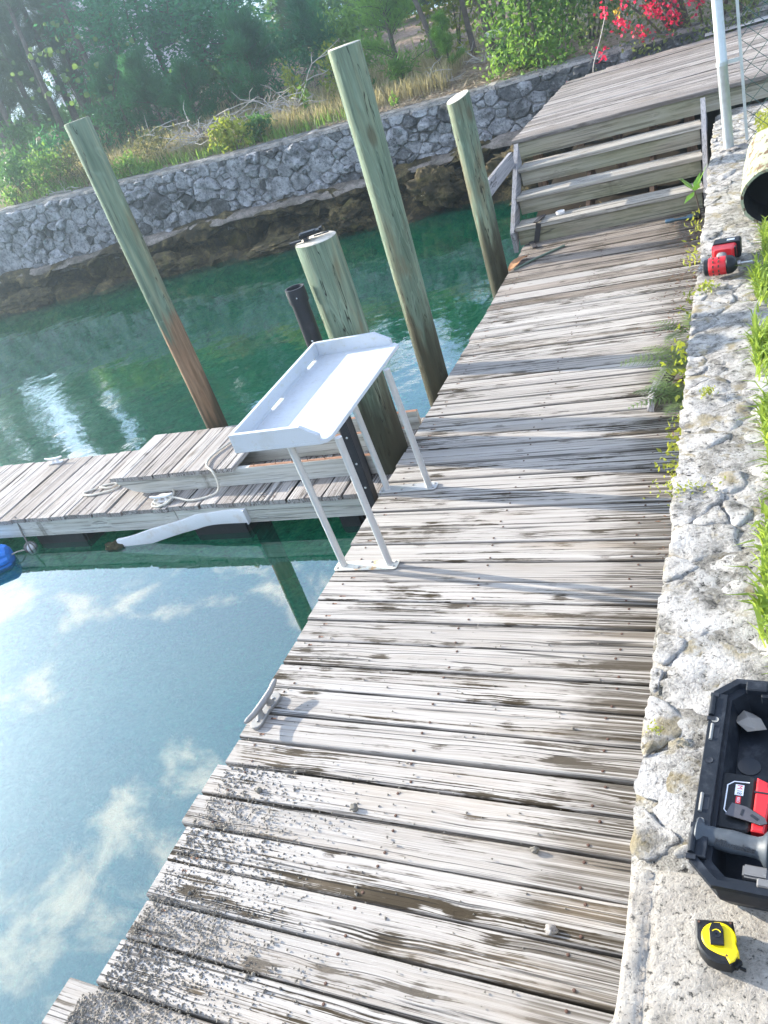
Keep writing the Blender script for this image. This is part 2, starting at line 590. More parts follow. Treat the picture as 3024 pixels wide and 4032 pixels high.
def piling_mat(name, lo, hi, rust=True):
    """pressure treated round timber: grey green, wet dark band towards the water (object z is height above the water)."""
    m, g = mat(name)
    o = g.obj(); X, Y, Z = g.xyz(o)
    an = g.math('ARCTAN2', Y, X)
    r = g.rnd()
    ro = g.math('MULTIPLY', r, 40.0)
    # wrap-free coordinates: stretch along z
    q = g.comb(X, Y, g.math('ADD', g.math('MULTIPLY', Z, 0.06), ro))
    swirl = g.noise(g.comb(g.math('MULTIPLY', X, 5), g.math('MULTIPLY', Y, 5), g.math('ADD', g.math('MULTIPLY', Z, 0.9), ro)), 1.0, 3, 0.6, 0.6)
    bands = g.math('FRACT', g.math('MULTIPLY', swirl, 9.0))
    gr = g.noise(q, 70, 5, 0.65)
    gr2 = g.noise(q, 18, 4, 0.6)
    base = g.ramp(gr2, [(0.32, (0.085, 0.125, 0.085)), (0.52, (0.165, 0.215, 0.15)), (0.72, (0.29, 0.31, 0.20))])
    base = g.mix(g.mr(g.math('ABSOLUTE', g.math('SUBTRACT', bands, 0.5)), 0.32, 0.5, 0.0, 0.35), base, (0.28, 0.36, 0.27))
    base = g.mix(g.mr(gr, 0.5, 0.30, 0, 0.7), base, (0.12, 0.135, 0.09))
    crk = g.noise(q, 26, 3, 0.5)
    crk = g.math('MULTIPLY', g.mr(g.math('ABSOLUTE', g.math('SUBTRACT', crk, 0.5)), 0.014, 0.002), g.mr(g.noise(g.map(q, (1, 1, 1), (4, 4, 4)), 9, 2), 0.44, 0.52))
    kn = g.n('ShaderNodeTexVoronoi', {'feature': 'F1'}, Vector=g.comb(g.math('MULTIPLY', X, 4), g.math('MULTIPLY', Y, 4), g.math('ADD', g.math('MULTIPLY', Z, 1.6), ro)), Scale=1.0).outputs['Distance']
    base = g.mix(g.mr(kn, 0.16, 0.06, 0, 0.75), base, (0.10, 0.085, 0.05))
    blot = g.noise(g.comb(g.math('MULTIPLY', X, 4), g.math('MULTIPLY', Y, 4), g.math('ADD', g.math('MULTIPLY', Z, 1.1), ro)), 1.0, 4, 0.7)
    base = g.mix(g.mr(blot, 0.48, 0.66, 0, 0.75), base, (0.17, 0.135, 0.075))
    base = g.mix(crk, base, (0.03, 0.03, 0.02))
    zn = g.math('ADD', Z, g.math('MULTIPLY', g.math('SUBTRACT', g.noise(g.comb(g.math('MULTIPLY', X, 14), g.math('MULTIPLY', Y, 14), g.math('MULTIPLY', Z, 1.2)), 1.0, 3, 0.6), 0.5), 1.1))
    if rust:
        base = g.mix(g.mr(zn, hi, hi - 0.15, 0, 0.85), base, g.ramp(gr, [(0.3, (0.14, 0.075, 0.04)), (0.7, (0.34, 0.20, 0.12))]))
    base = g.mix(g.mr(zn, lo + 0.25, lo - 0.15, 0, 0.9), base, (0.045, 0.038, 0.022))
    gz = g.xyz(g.geo().outputs['Normal'])[2]
    top = g.mr(gz, 0.7, 0.9)
    base = g.mix(top, base, g.ramp(g.noise(o, 30, 3), [(0.3, (0.42, 0.36, 0.27)), (0.7, (0.66, 0.62, 0.54))]))
    h = g.math('SUBTRACT', g.math('ADD', g.math('MULTIPLY', gr, 0.5), g.math('MULTIPLY', swirl, 0.4)), g.math('MULTIPLY', crk, 1.5))
    g.out(g.bsdf(base, 0.85, g.bump(h, 0.6, 0.01), spec=0.2))
    return m


def plain(name, c, rough=0.5, metal=0.0, nscale=40, namp=0.15, bump=0.05, spec=0.5, dirt=None, dirt_amt=0.0, bd=0.004):
    m, g = mat(name)
    o = g.obj()
    n = g.noise(o, nscale, 4, 0.6)
    c2 = tuple(a * (1 - namp) for a in c); c3 = tuple(min(1, a * (1 + namp)) for a in c)
    b = g.mix(n, c2, c3)
    if dirt:
        d = g.mr(g.noise(g.map(o, (1, 1, 1), (3, 1, 2)), nscale * 0.35, 6, 0.7), 0.50, 0.68, 0, dirt_amt)
        b = g.mix(d, b, dirt)
    g.out(g.bsdf(b, g.mr(n, 0, 1, max(0, rough - 0.08), min(1, rough + 0.08)), g.bump(n, bump, bd), metal, spec))
    return m


M_hdpe = plain('white_plastic_board', (0.62, 0.645, 0.67), 0.45, 0, 14, 0.03, 0.08, 0.4, (0.62, 0.60, 0.52), 0.25)
M_hdpe, g = mat('worn_white_plastic')
o = g.obj()
n1 = g.noise(o, 9, 6, 0.7); n2 = g.noise(g.map(o, (1, 1, 1), (5, 2, 1)), 38, 5, 0.75)
b = g.mix(g.mr(n1, 0.50, 0.66, 0, 0.3), (0.52, 0.545, 0.57), (0.43, 0.42, 0.38))
b = g.mix(g.mr(n2, 0.58, 0.70, 0, 0.5), b, (0.40, 0.37, 0.28))
gz = g.xyz(g.geo().outputs['Normal'])[2]
for k_, rot_ in enumerate((20, 75, 130)):
    sc1 = g.noise(g.map(o, (6, 160, 6), (k_ * 3, k_, 0), (0, 0, R(rot_))), 1.0, 0.5, 0.5)
    sm_ = g.math('MULTIPLY', g.mr(g.math('ABSOLUTE', g.math('SUBTRACT', sc1, 0.5)), 0.02, 0.004), g.mr(g.noise(g.map(o, (1, 1, 1), (k_ * 7, 3, 0)), 7, 2), 0.52, 0.60))
    b = g.mix(g.math('MULTIPLY', sm_, g.mr(gz, 0.5, 0.9, 0, 0.45)), b, (0.36, 0.34, 0.30))
alg = g.mr(g.noise(g.map(o, (1, 1, 2.2), (2, 2, 9)), 16, 5, 0.7), 0.56, 0.68, 0, 0.45)
b = g.mix(g.math('MULTIPLY', alg, g.mr(gz, 0.5, 0.1)), b, (0.42, 0.41, 0.27))
g.out(g.bsdf(b, g.mr(n2, 0.3, 0.7, 0.38, 0.6), g.bump(n2, 0.12, 0.003), spec=0.4))
M_alu = plain('painted_tube', (0.52, 0.52, 0.51), 0.38, 0.45, 60, 0.06, 0.05, 0.5, (0.45, 0.42, 0.38), 0.2)
M_rustplate = plain('rust_stained_plate', (0.70, 0.66, 0.55), 0.45, 0.1, 34, 0.10, 0.06, 0.5, (0.55, 0.27, 0.06), 0.95)
M_galv = plain('galvanised_steel', (0.52, 0.55, 0.55), 0.42, 0.55, 30, 0.14, 0.03, 0.5, (0.36, 0.38, 0.36), 0.4)
M_cleat = plain('cleat_metal', (0.26, 0.25, 0.235), 0.5, 0.35, 90, 0.12, 0.12, 0.5, (0.28, 0.26, 0.23), 0.5)
M_screw = plain('screw_metal', (0.35, 0.34, 0.33), 0.4, 0.8, 90, 0.1, 0.02)
M_nail = plain('rusty_nail', (0.09, 0.045, 0.03), 0.8, 0.1, 90, 0.4, 0.2)
M_rust = plain('rust_streak', (0.25, 0.125, 0.07), 0.85, 0.0, 60, 0.3, 0.2)
M_blackp = plain('black_plastic', (0.008, 0.009, 0.010), 0.45, 0, 70, 0.25, 0.08, 0.3, (0.035, 0.036, 0.038), 0.4)
M_case = plain('case_plastic', (0.007, 0.010, 0.015), 0.5, 0, 50, 0.25, 0.10, 0.28, (0.05, 0.056, 0.065), 0.5)
M_greyp = plain('grey_rubber', (0.20, 0.20, 0.19), 0.7, 0, 60, 0.2, 0.1, 0.4, (0.34, 0.28, 0.22), 0.5)
M_redp = plain('red_plastic', (0.62, 0.016, 0.022), 0.38, 0, 40, 0.12, 0.04, 0.5, (0.30, 0.02, 0.02), 0.3)
M_yellow = plain('yellow_plastic', (0.92, 0.68, 0.0), 0.35, 0, 40, 0.04, 0.03, 0.5, (0.72, 0.48, 0.02), 0.15)
M_pipe = plain('dark_pipe', (0.022, 0.023, 0.027), 0.55, 0, 30, 0.15, 0.05, 0.35, (0.07, 0.07, 0.075), 0.3)
M_blue = plain('blue_float', (0.008, 0.17, 0.58), 0.42, 0, 18, 0.12, 0.06, 0.5, (0.04, 0.27, 0.62), 0.4)
M_vinyl = plain('white_vinyl', (0.72, 0.72, 0.72), 0.5, 0, 12, 0.04, 0.1, 0.4, (0.45, 0.32, 0.18), 0.35)
M_algae = plain('algae_growth', (0.045, 0.04, 0.02), 0.95, 0, 60, 0.5, 0.8, 0.2, (0.14, 0.12, 0.06), 0.6, 0.02)
M_rope = plain('rope_fibre', (0.58, 0.54, 0.46), 0.9, 0, 220, 0.35, 0.5, 0.1, (0.3, 0.26, 0.2), 0.4)
M_label_w = plain('white_label', (0.82, 0.82, 0.82), 0.4, 0, 60, 0.03, 0.0)
M_label_r = plain('red_print', (0.70, 0.03, 0.04), 0.4, 0, 60, 0.03, 0.0)
M_label_g = plain('grey_print', (0.12, 0.13, 0.15), 0.4, 0, 60, 0.03, 0.0)
M_emboss = plain('raised_lettering', (0.012, 0.014, 0.018), 0.4, 0, 60, 0.1, 0.0)
M_paper = plain('grey_paper', (0.27, 0.245, 0.21), 0.8, 0, 30, 0.12, 0.1)
M_bark = plain('grey_bark', (0.13, 0.105, 0.085), 0.95, 0, 22, 0.45, 0.7, 0.1, (0.26, 0.23, 0.2), 0.4, 0.02)
M_deadwood = plain('dead_branch', (0.46, 0.42, 0.38), 0.9, 0, 30, 0.3, 0.4, 0.1, (0.2, 0.17, 0.15), 0.4)
M_straw = plain('dry_stalk', (0.40, 0.32, 0.22), 0.9, 0, 8, 0.5, 0.0, 0.1, (0.26, 0.17, 0.13), 0.7)
M_house = plain('white_siding', (0.62, 0.63, 0.66), 0.7, 0, 5, 0.05, 0.05)
M_roof = plain('roof_sheet', (0.25, 0.26, 0.28), 0.7, 0, 5, 0.1, 0.05)
M_oval = plain('pale_board_lid', (0.50, 0.50, 0.40), 0.7, 0, 20, 0.15, 0.1)
M_crumb = plain('mortar_crumb', (0.18, 0.165, 0.14), 0.95, 0, 120, 0.4, 0.3, 0.1)
M_strap = plain('black_strap', (0.03, 0.025, 0.025), 0.7, 0, 40, 0.3, 0.2)
M_brownleaf = plain('brown_leaf', (0.36, 0.17, 0.075), 0.7, 0, 30, 0.3, 0.2, 0.3, (0.55, 0.36, 0.2), 0.5)
M_rod = plain('green_rod', (0.10, 0.14, 0.10), 0.6, 0, 40, 0.2, 0.1)
M_flower_y = plain('yellow_petal', (0.8, 0.55, 0.05), 0.6, 0, 30, 0.1, 0)


def foliage(name, c1, c2, trans=0.35, rough=0.55, var=1.0):
    m, g = mat(name)
    gi = g.geo().outputs['Random Per Island']
    big = g.noise(g.obj(), 1.6, 3, 0.6)
    f = g.math('ADD', g.math('MULTIPLY', gi, 0.65 * var), g.math('MULTIPLY', g.mr(big, 0.3, 0.7), 0.45), clamp=True)
    c = g.mix(f, c1, c2)
    c = g.mix(g.math('MULTIPLY', g.rnd(), 0.25), c, tuple(a * 0.6 for a in c1))
    d = g.bsdf(c, rough, spec=0.3)
    tl = g.n('ShaderNodeBsdfTranslucent', None, Color=g.mix(0.5, c, (c2[0] * 1.2, c2[1] * 1.2, c2[2] * 0.6)))
    mx = g.n('ShaderNodeMixShader', None, Fac=trans)
    g.t.links.new(d, mx.inputs[1]); g.t.links.new(tl.outputs[0], mx.inputs[2])
    g.out(mx.outputs[0])
    return m


F_casu = foliage('casuarina_needles', (0.050, 0.095, 0.062), (0.14, 0.21, 0.115), 0.5)
F_sap = foliage('sapling_needles', (0.035, 0.15, 0.075), (0.09, 0.28, 0.115), 0.5)
F_casu_b = foliage('bright_casuarina_needles', (0.10, 0.24, 0.05), (0.26, 0.44, 0.09), 0.5)
F_green = foliage('broad_green_leaves', (0.04, 0.12, 0.04), (0.11, 0.24, 0.07), 0.45)
F_fresh = foliage('fresh_green_leaves', (0.08, 0.19, 0.04), (0.25, 0.40, 0.09), 0.5)
F_teal = foliage('deep_green_leaves', (0.03, 0.16, 0.08), (0.09, 0.33, 0.15), 0.55)
F_lime = foliage('yellow_green_leaves', (0.16, 0.22, 0.03), (0.36, 0.40, 0.06), 0.45)
F_olive = foliage('olive_leaves', (0.10, 0.12, 0.05), (0.24, 0.23, 0.10), 0.4)
F_grass = foliage('grass_blades', (0.14, 0.24, 0.03), (0.40, 0.50, 0.10), 0.5)
F_moss = foliage('moss_leaves', (0.20, 0.24, 0.03), (0.42, 0.44, 0.08), 0.4)
F_dry = foliage('dry_grass_blades', (0.30, 0.25, 0.14), (0.56, 0.48, 0.30), 0.4)
F_red = foliage('red_petals', (0.60, 0.01, 0.07), (0.88, 0.05, 0.16), 0.5)
F_vine = foliage('vine_leaves', (0.08, 0.13, 0.04), (0.27, 0.32, 0.12), 0.5)
F_sea = foliage('round_sea_leaves', (0.08, 0.16, 0.05), (0.20, 0.30, 0.09), 0.5)
F_fern = foliage('fern_leaves', (0.10, 0.17, 0.06), (0.26, 0.32, 0.13), 0.4)


def rock_mat(name, stops, scale=6, spots=0.5, bump=1.0, moss=None, algae=False):
    m, g = mat(name)
    o = g.obj(); r = g.rnd()
    p = g.vadd(o, g.comb(g.math('MULTIPLY', r, 17.0), g.math('MULTIPLY', r, 29.0), 0.0))
    a = g.noise(p, scale, 8, 0.68)
    b = g.noise(g.map(p, (1, 1, 1), (5, 5, 5)), scale * 5.5, 6, 0.75)
    c = g.noise(g.map(p, (1, 1, 1), (2, 8, 5)), scale * 16, 4, 0.7)
    f = g.math('ADD', g.math('MULTIPLY', a, 0.55), g.math('ADD', g.math('MULTIPLY', b, 0.30), g.math('MULTIPLY', c, 0.15)))
    base = g.ramp(f, stops)
    base = g.mix(g.math('MULTIPLY', r, 0.3), base, tuple(0.6 * v for v in stops[-1][1]))
    sp = g.mr(b, 0.44, 0.35, 0, spots)
    base = g.mix(sp, base, (0.028, 0.026, 0.024))
    sp2 = g.mr(c, 0.40, 0.30, 0, spots)
    base = g.mix(sp2, base, (0.05, 0.045, 0.04))
    if moss:
        mm = g.mr(g.noise(g.map(p, (1, 1, 1), (7, 1, 3)), scale * 0.8, 4, 0.7), 0.54, 0.66, 0, 0.7)
        base = g.mix(mm, base, moss)
    if algae:      # sea weed covered below the water
        zo = g.xyz(o)[2]
        base = g.mix(g.mr(zo, -0.44, -0.62), base, g.ramp(f, [(0.40, (0.02, 0.14, 0.05)), (0.50, (0.13, 0.55, 0.20)), (0.60, (0.45, 0.80, 0.25))]))
    h = g.math('ADD', g.math('MULTIPLY', a, 0.8), g.math('ADD', g.math('MULTIPLY', b, 0.5), g.math('MULTIPLY', c, 0.25)))
    g.out(g.bsdf(base, 0.95, g.bump(h, bump, 0.03), spec=0.15))
    return m


M_nstone = rock_mat('lichen_coral_stone', [(0.39, (0.075, 0.07, 0.06)), (0.46, (0.26, 0.245, 0.22)), (0.52, (0.45, 0.425, 0.39)), (0.62, (0.58, 0.56, 0.53))], 7, 0.8, 1.0, (0.26, 0.21, 0.11))
M_nmortar = rock_mat('rough_mortar', [(0.40, (0.09, 0.083, 0.07)), (0.48, (0.28, 0.26, 0.225)), (0.55, (0.48, 0.465, 0.44))], 8, 1.0, 1.2, (0.25, 0.20, 0.10))
M_conc = rock_mat('speckled_concrete', [(0.38, (0.20, 0.18, 0.15)), (0.48, (0.36, 0.325, 0.275)), (0.60, (0.47, 0.435, 0.38))], 12, 0.9, 0.6)
M_fstone = rock_mat('grey_wall_stone', [(0.38, (0.05, 0.05, 0.05)), (0.47, (0.22, 0.22, 0.225)), (0.58, (0.50, 0.50, 0.51))], 4.5, 0.9, 1.2)
M_fstone2 = rock_mat('dark_wall_stone', [(0.38, (0.03, 0.03, 0.03)), (0.50, (0.10, 0.10, 0.10)), (0.60, (0.32, 0.32, 0.32))], 4.5, 0.9, 1.2)
M_fmortar = rock_mat('wall_mortar', [(0.38, (0.05, 0.048, 0.043)), (0.48, (0.17, 0.163, 0.15)), (0.62, (0.38, 0.365, 0.345))], 6, 0.6, 0.8)
M_ledge = rock_mat('tide_rock', [(0.40, (0.008, 0.007, 0.005)), (0.49, (0.035, 0.026, 0.013)), (0.57, (0.14, 0.105, 0.045)), (0.68, (0.34, 0.27, 0.14))], 3.4, 0.9, 1.4, (0.10, 0.085, 0.025), True)
M_lip = rock_mat('pink_footing', [(0.38, (0.05, 0.042, 0.034)), (0.48, (0.16, 0.135, 0.11)), (0.60, (0.36, 0.31, 0.27))], 3, 0.4, 0.8)
M_cope = rock_mat('pale_coping', [(0.38, (0.12, 0.11, 0.10)), (0.47, (0.30, 0.275, 0.25)), (0.60, (0.50, 0.465, 0.43))], 5, 0.8, 1.0)
M_logm, g = mat('flaking_log')
o = g.obj(); X, Y, Z = g.xyz(o)
n1 = g.noise(g.comb(g.math('MULTIPLY', X, 9), g.math('MULTIPLY', Y, 4), g.math('MULTIPLY', Z, 9)), 1.0, 6, 0.7)
n2 = g.noise(g.comb(g.math('MULTIPLY', X, 30), g.math('MULTIPLY', Y, 7), g.math('MULTIPLY', Z, 30)), 1.0, 5, 0.7)
b = g.ramp(n1, [(0.3, (0.22, 0.27, 0.17)), (0.55, (0.36, 0.385, 0.26)), (0.7, (0.30, 0.32, 0.23))])
b = g.mix(g.mr(n2, 0.49, 0.40), b, (0.13, 0.078, 0.045))
b = g.mix(g.mr(n1, 0.44, 0.38, 0, 0.8), b, (0.20, 0.13, 0.075))
g.out(g.bsdf(b, 0.9, g.bump(n2, 0.6, 0.01), spec=0.15))
M_blackin = plain('shaded_inside', (0.012, 0.011, 0.010), 0.9, 0, 20, 0.3, 0.3)  # near-black colour stands for the shadow inside the log

# ground
M_ground, g = mat('litter_ground')
o = g.obj()
a = g.noise(o, 0.8, 5, 0.65); b = g.noise(o, 14, 6, 0.75); c = g.noise(g.map(o, (40, 9, 10)), 1.0, 4, 0.7)
base = g.ramp(b, [(0.3, (0.16, 0.105, 0.08)), (0.5, (0.40, 0.285, 0.22)), (0.7, (0.56, 0.44, 0.36))])
base = g.mix(g.mr(a, 0.46, 0.62, 0, 0.7), base, g.ramp(c, [(0.35, (0.09, 0.10, 0.04)), (0.65, (0.22, 0.21, 0.10))]))
g.out(g.bsdf(base, 0.95, g.bump(b, 1.0, 0.05), spec=0.1))
M_lawn, g = mat('lawn_soil')
o = g.obj()
b = g.noise(o, 22, 6, 0.75)
g.out(g.bsdf(g.ramp(b, [(0.3, (0.04, 0.06, 0.015)), (0.6, (0.12, 0.15, 0.04)), (0.8, (0.2, 0.17, 0.09))]), 0.95, g.bump(b, 0.8, 0.03), spec=0.1))

# water: clear, slightly tinted, over a real sea bed
M_water, g = mat('canal_water')
o = g.obj()
r1 = g.noise(g.map(o, (1, 1.0, 1)), 2.2, 2, 0.5)
r2 = g.noise(g.map(o, (1.0, 1.4, 1), (3, 3, 0)), 11, 2, 0.5)
calm = g.mr(g.noise(g.map(o, (0.35, 0.5, 1), (9, 2, 0)), 1.0, 2), 0.35, 0.65, 0.35, 1.0)
h = g.math('MULTIPLY', g.math('ADD', g.math('MULTIPLY', r1, 0.8), g.math('MULTIPLY', r2, 0.10)), calm)
Yw = g.xyz(o)[1]
h = g.math('MULTIPLY', h, g.mr(Yw, 3.2, 5.0, 0.025, 1.0))
nb = g.bump(h, 0.16, 0.08)
fr = g.n('ShaderNodeFresnel', None, IOR=2.35, Normal=nb)
gl = g.n('ShaderNodeBsdfGlossy', None, Color=(1, 1, 1, 1), Roughness=0.004, Normal=nb)
tr0 = g.n('ShaderNodeBsdfTransparent', None, Color=(0.34, 0.96, 0.80, 1))
body = g.n('ShaderNodeBsdfDiffuse', None, Color=(0.001, 0.28, 0.17, 1))
tr = g.n('ShaderNodeMixShader', None, Fac=0.12)
g.t.links.new(tr0.outputs[0], tr.inputs[1]); g.t.links.new(body.outputs[0], tr.inputs[2])
mx = g.n('ShaderNodeMixShader', None, Fac=fr.outputs[0])
g.t.links.new(tr.outputs[0], mx.inputs[1]); g.t.links.new(gl.outputs[0], mx.inputs[2])
g.out(mx.outputs[0])

M_bed, g = mat('sea_bed')
o = g.obj()
a = g.noise(o, 0.9, 5, 0.6); b = g.noise(o, 5, 6, 0.7, 0.4); c = g.noise(g.map(o, (1, 1.6, 1), (4, 4, 4)), 16, 4, 0.7)
Yb = g.xyz(o)[1]
base = g.ramp(g.math('ADD', g.math('MULTIPLY', b, 0.6), g.math('MULTIPLY', c, 0.4)), [(0.38, (0.02, 0.16, 0.07)), (0.49, (0.14, 0.60, 0.27)), (0.60, (0.50, 0.88, 0.42))])
base = g.mix(g.mr(a, 0.45, 0.65, 0, 0.6), base, (0.09, 0.26, 0.12))
weed = g.noise(g.map(o, (1, 1, 1), (8, 1, 5)), 2.4, 5, 0.7, 0.8)
sand = g.ramp(g.math('ADD', g.math('MULTIPLY', b, 0.6), g.math('MULTIPLY', c, 0.4)), [(0.38, (0.16, 0.28, 0.25)), (0.50, (0.34, 0.46, 0.42)), (0.66, (0.62, 0.70, 0.62))])
sand = g.mix(g.mr(weed, 0.50, 0.62, 0, 0.75), sand, (0.05, 0.14, 0.09))
base = g.mix(g.mr(Yb, 5.0, 2.0), base, sand)
g.out(g.bsdf(base, 0.95, g.bump(b, 0.8, 0.08), spec=0.1))

ZW = -0.42       # water level
WT = 0.6         # near sea wall top

# ------------------------------------------------------------------ setting
o = npmesh('water', [(-200, -60, ZW), (-0.30, -60, ZW), (-0.30, 12.9, ZW), (-200, 12.9, ZW)], [(0, 1, 2, 3)], M_water)
tag(o, 'calm clear emerald canal water reflecting the sky', 'water', kind='structure')


def bedz(x, y):
    z = -1.55 + 0.10 * mnoise.noise(Vector((x * 0.5, y * 0.5, 0))) + 0.05 * mnoise.noise(Vector((x * 1.9, y * 1.9, 3)))
    if y > 9: z += min(1.0, (y - 9) / 3.4) ** 1.6 * 0.55
    return z


o = flatgrid('seabed', -24, -6, -0.2, 13, 110, 90, bedz, M_bed)
tag(o, 'green algae and sand bed under the canal water', 'sea bed', kind='structure')
o = npmesh('seabed', [(-200, -60, -1.75), (-0.2, -60, -1.75), (-0.2, 13, -1.75), (-200, 13, -1.75)], [(0, 1, 2, 3)], M_bed)
tag(o, 'deeper bed of the canal farther out', 'sea bed', kind='structure')


def walltop(x):
    return float(np.interp(x, [-16, -13, -7.9, -3.8, -2.5, 3], [1.42, 1.30, 1.09, 0.965, 0.97, 0.97]))


def bankz(x, y):
    t = y - 12.95
    z = walltop(max(-16, min(3, x))) - 0.02 + min(t, 6) * 0.10 + max(0, min(t - 1.0, 4)) * 0.03
    z += 0.10 * mnoise.noise(Vector((x * 0.6, y * 0.6, 1))) * min(1, max(0, t)) + 0.035 * mnoise.noise(Vector((x * 3, y * 3, 2)))
    return z


o = flatgrid('bank_ground', -26, 12.86, 6, 26, 120, 60, bankz, M_ground)
tag(o, 'brown needle littered bank behind the far stone wall', 'ground', kind='structure')
o = npmesh('ground', [(-400, 25.5, 2.0), (400, 25.5, 2.0), (400, 600, 2.0), (-400, 600, 2.0)], [(0, 1, 2, 3)], M_ground)
tag(o, 'flat land beyond the wooded bank reaching the horizon', 'ground', kind='structure')
o = npmesh('ground', [(-400, 12.95, 1.35), (-25.9, 12.95, 1.35), (-25.9, 26, 1.9), (-400, 26, 1.9)], [(0, 1, 2, 3)], M_ground)
tag(o, 'ground continuing along the far bank to the left', 'ground', kind='structure')
o = flatgrid('lawn', 0.16, -3, 5, 13.2, 40, 90, lambda x, y: WT + 0.018 + 0.02 * mnoise.noise(Vector((x * 5, y * 5, 0))) - (0.05 if (y < 1.9 and x < 0.5) else 0), M_lawn)
tag(o, 'lawn soil beside the near stone wall', 'ground', kind='structure')
o = npmesh('ground', [(4.9, -60, WT), (400, -60, WT), (400, 26, WT), (4.9, 26, WT)], [(0, 1, 2, 3)], M_lawn)
tag(o, 'open land to the right of the lawn', 'ground', kind='structure')
o = npmesh('ground', [(-0.13, -60, WT - 0.01), (4.95, -60, WT - 0.01), (4.95, -2.95, WT - 0.01), (-0.13, -2.95, WT - 0.01)], [(0, 1, 2, 3)], M_lawn)
tag(o, 'land behind the photographer', 'ground', kind='structure')

# ------------------------------------------------------------------ near sea wall (camera side)
wall = thing('sea_wall', 'low grey coral stone sea wall along the right side of the dock', 'stone wall', (-0.2, 4, 0))
n_y = 260


def nwx(y):      # outer edge wobble
    return -0.372 + 0.018 * mnoise.noise(Vector((y * 2.2, 0.3, 0))) + 0.010 * mnoise.noise(Vector((y * 7, 0.9, 0)))


V = []; F = []
ys = np.linspace(-2, 9.0, n_y); us = np.linspace(0, 1, 18)
for y in ys:
    ex = nwx(y)
    prof = [(ex + 0.05, -1.6), (ex + 0.02, -0.3), (ex + 0.01, 0.3), (ex, WT - 0.04)]
    for u in us:
        xx = ex + u * (0.30 - ex)
        z = WT + 0.000 - 0.03 * (1 - min(1, u * 8)) + 0.010 * fbm((xx, y, 0.5), 9, 4)
        prof.append((xx, z))
    V += [(px + 0.2, y - 4, pz) for px, pz in prof]
K = 22
F = [(j * K + i, j * K + i + 1, (j + 1) * K + i + 1, (j + 1) * K + i) for j in range(n_y - 1) for i in range(K - 1)]
F = [(a, d, c, b) for a, b, c, d in F]
o = npmesh('mortar_body', V, F, M_nmortar, wall); shade(o.data, 180)
rs = random.Random(3)
pts, wt_ = packed(-0.37, 1.14, 0.24, 8.7, (0.15, 0.10, 0.06, 0.04), (60, 200, 500, 900), rs)
k = 0
for cell in voronoi(pts, -0.378, 1.16, 0.25, 8.75, wt_):
    h = rs.uniform(0.005, 0.013)
    cx = sum(p[0] for p in cell) / len(cell); cy = sum(p[1] for p in cell) / len(cell)
    cell = [(max(px, nwx(py) - 0.004), py) for px, py in cell]
    sm = stone_mesh(cell, rs.uniform(0.001, 0.007), h, lambda u, v, hh: (u - cx, v - cy, WT - 0.006 + hh), k * 3.7, 1.1, 0.022)
    if sm is None: continue
    k += 1
    o = MB().add(*sm).build('stone', M_nstone, wall, smooth=50)
    o.location = (cx + 0.2, cy - 4, 0)
    if k >= 290: break
# concrete slab and curb stones at the near end
poly = [(-0.318, 1.135), (-0.345, 0.90), (-0.33, 0.78), (-0.24, 0.70), (-0.16, 0.60), (-0.13, 0.2), (0.6, 0.2), (0.6, 1.02), (0.2, 1.10), (-0.1, 1.12)]
slab = MB().add(*prism([(x, y) for x, y in reversed(poly)][::-1][::-1], WT - 0.1, WT + 0.006, 0.004))
slab = flatgrid('concrete_slab', -0.385, -2, 0.9, 1.15, 110, 260, lambda x, y: WT + 0.008 + 0.004 * fbm((x, y, 0), 10, 3) + (0.006 * fbm((x, y, 4), 30, 3) if x < -0.31 else 0) - max(0, (nwx(y) + 0.004 - x)) * 9.0 - (0.008 if -0.318 < x < -0.308 else 0) - (0.03 if y > 1.13 else 0), M_conc)
tag(slab, 'flat speckled concrete slab under the tape measure', 'concrete slab')
slab.location = (0, 0, 0)
for k2, (poly, hgt) in enumerate((([(-0.380, 0.80), (-0.385, 0.66), (-0.378, 0.52), (-0.29, 0.47), (-0.235, 0.54), (-0.235, 0.66), (-0.29, 0.77)], 0.012), ([(-0.38, 0.50), (-0.38, 0.25), (-0.2, 0.25), (-0.17, 0.42), (-0.25, 0.47)], 0.012))):
    p2 = poly if sum((poly[i][0] * poly[(i + 1) % len(poly)][1] - poly[(i + 1) % len(poly)][0] * poly[i][1]) for i in range(len(poly))) > 0 else poly[::-1]
    c = (sum(p[0] for p in p2) / len(p2), sum(p[1] for p in p2) / len(p2))
    v, f = stone_mesh(p2, 0.003, hgt, lambda u, v_, hh: (u - c[0], v_ - c[1], WT + 0.004 + hh), k2 * 2.3, 0.35, 0.02)
    o = MB().add(v, f).build('stone', M_nstone, wall, smooth=50)
    o.location = (c[0] + 0.2, c[1] - 4, 0)

# ------------------------------------------------------------------ far sea wall
fw = thing('stone_wall', 'long grey rubble stone wall along the far bank of the canal', 'stone wall', (-7, 12.7, 0))
XL, XR = -17.0, 3.5
V = []; F = []
xs = np.concatenate([np.linspace(-60, -18, 30), np.linspace(-17.9, 4, 420)])
for x in xs:
    for zt in np.linspace(0, 1, 8):
        t = walltop(x)
        V.append((x + 7, 12.66 - 12.7 + 0.02 * fbm((x, zt * 2, 1), 5, 4), -0.05 + (t + 0.05) * zt))
    V.append((x + 7, 0.35, walltop(x)))
K = 9
F = [(j * K + i, (j + 1) * K + i, (j + 1) * K + i + 1, j * K + i + 1) for j in range(len(xs) - 1) for i in range(K - 1)]
o = npmesh('mortar_body', V, F, M_fmortar, fw); shade(o.data, 180)
rs = random.Random(11)


def rfun(x, z):
    if z > 0.80: return 0.12 + 0.09 * rs.random()
    return rs.choice([0.12, 0.15, 0.20, 0.28, 0.42, 0.52])


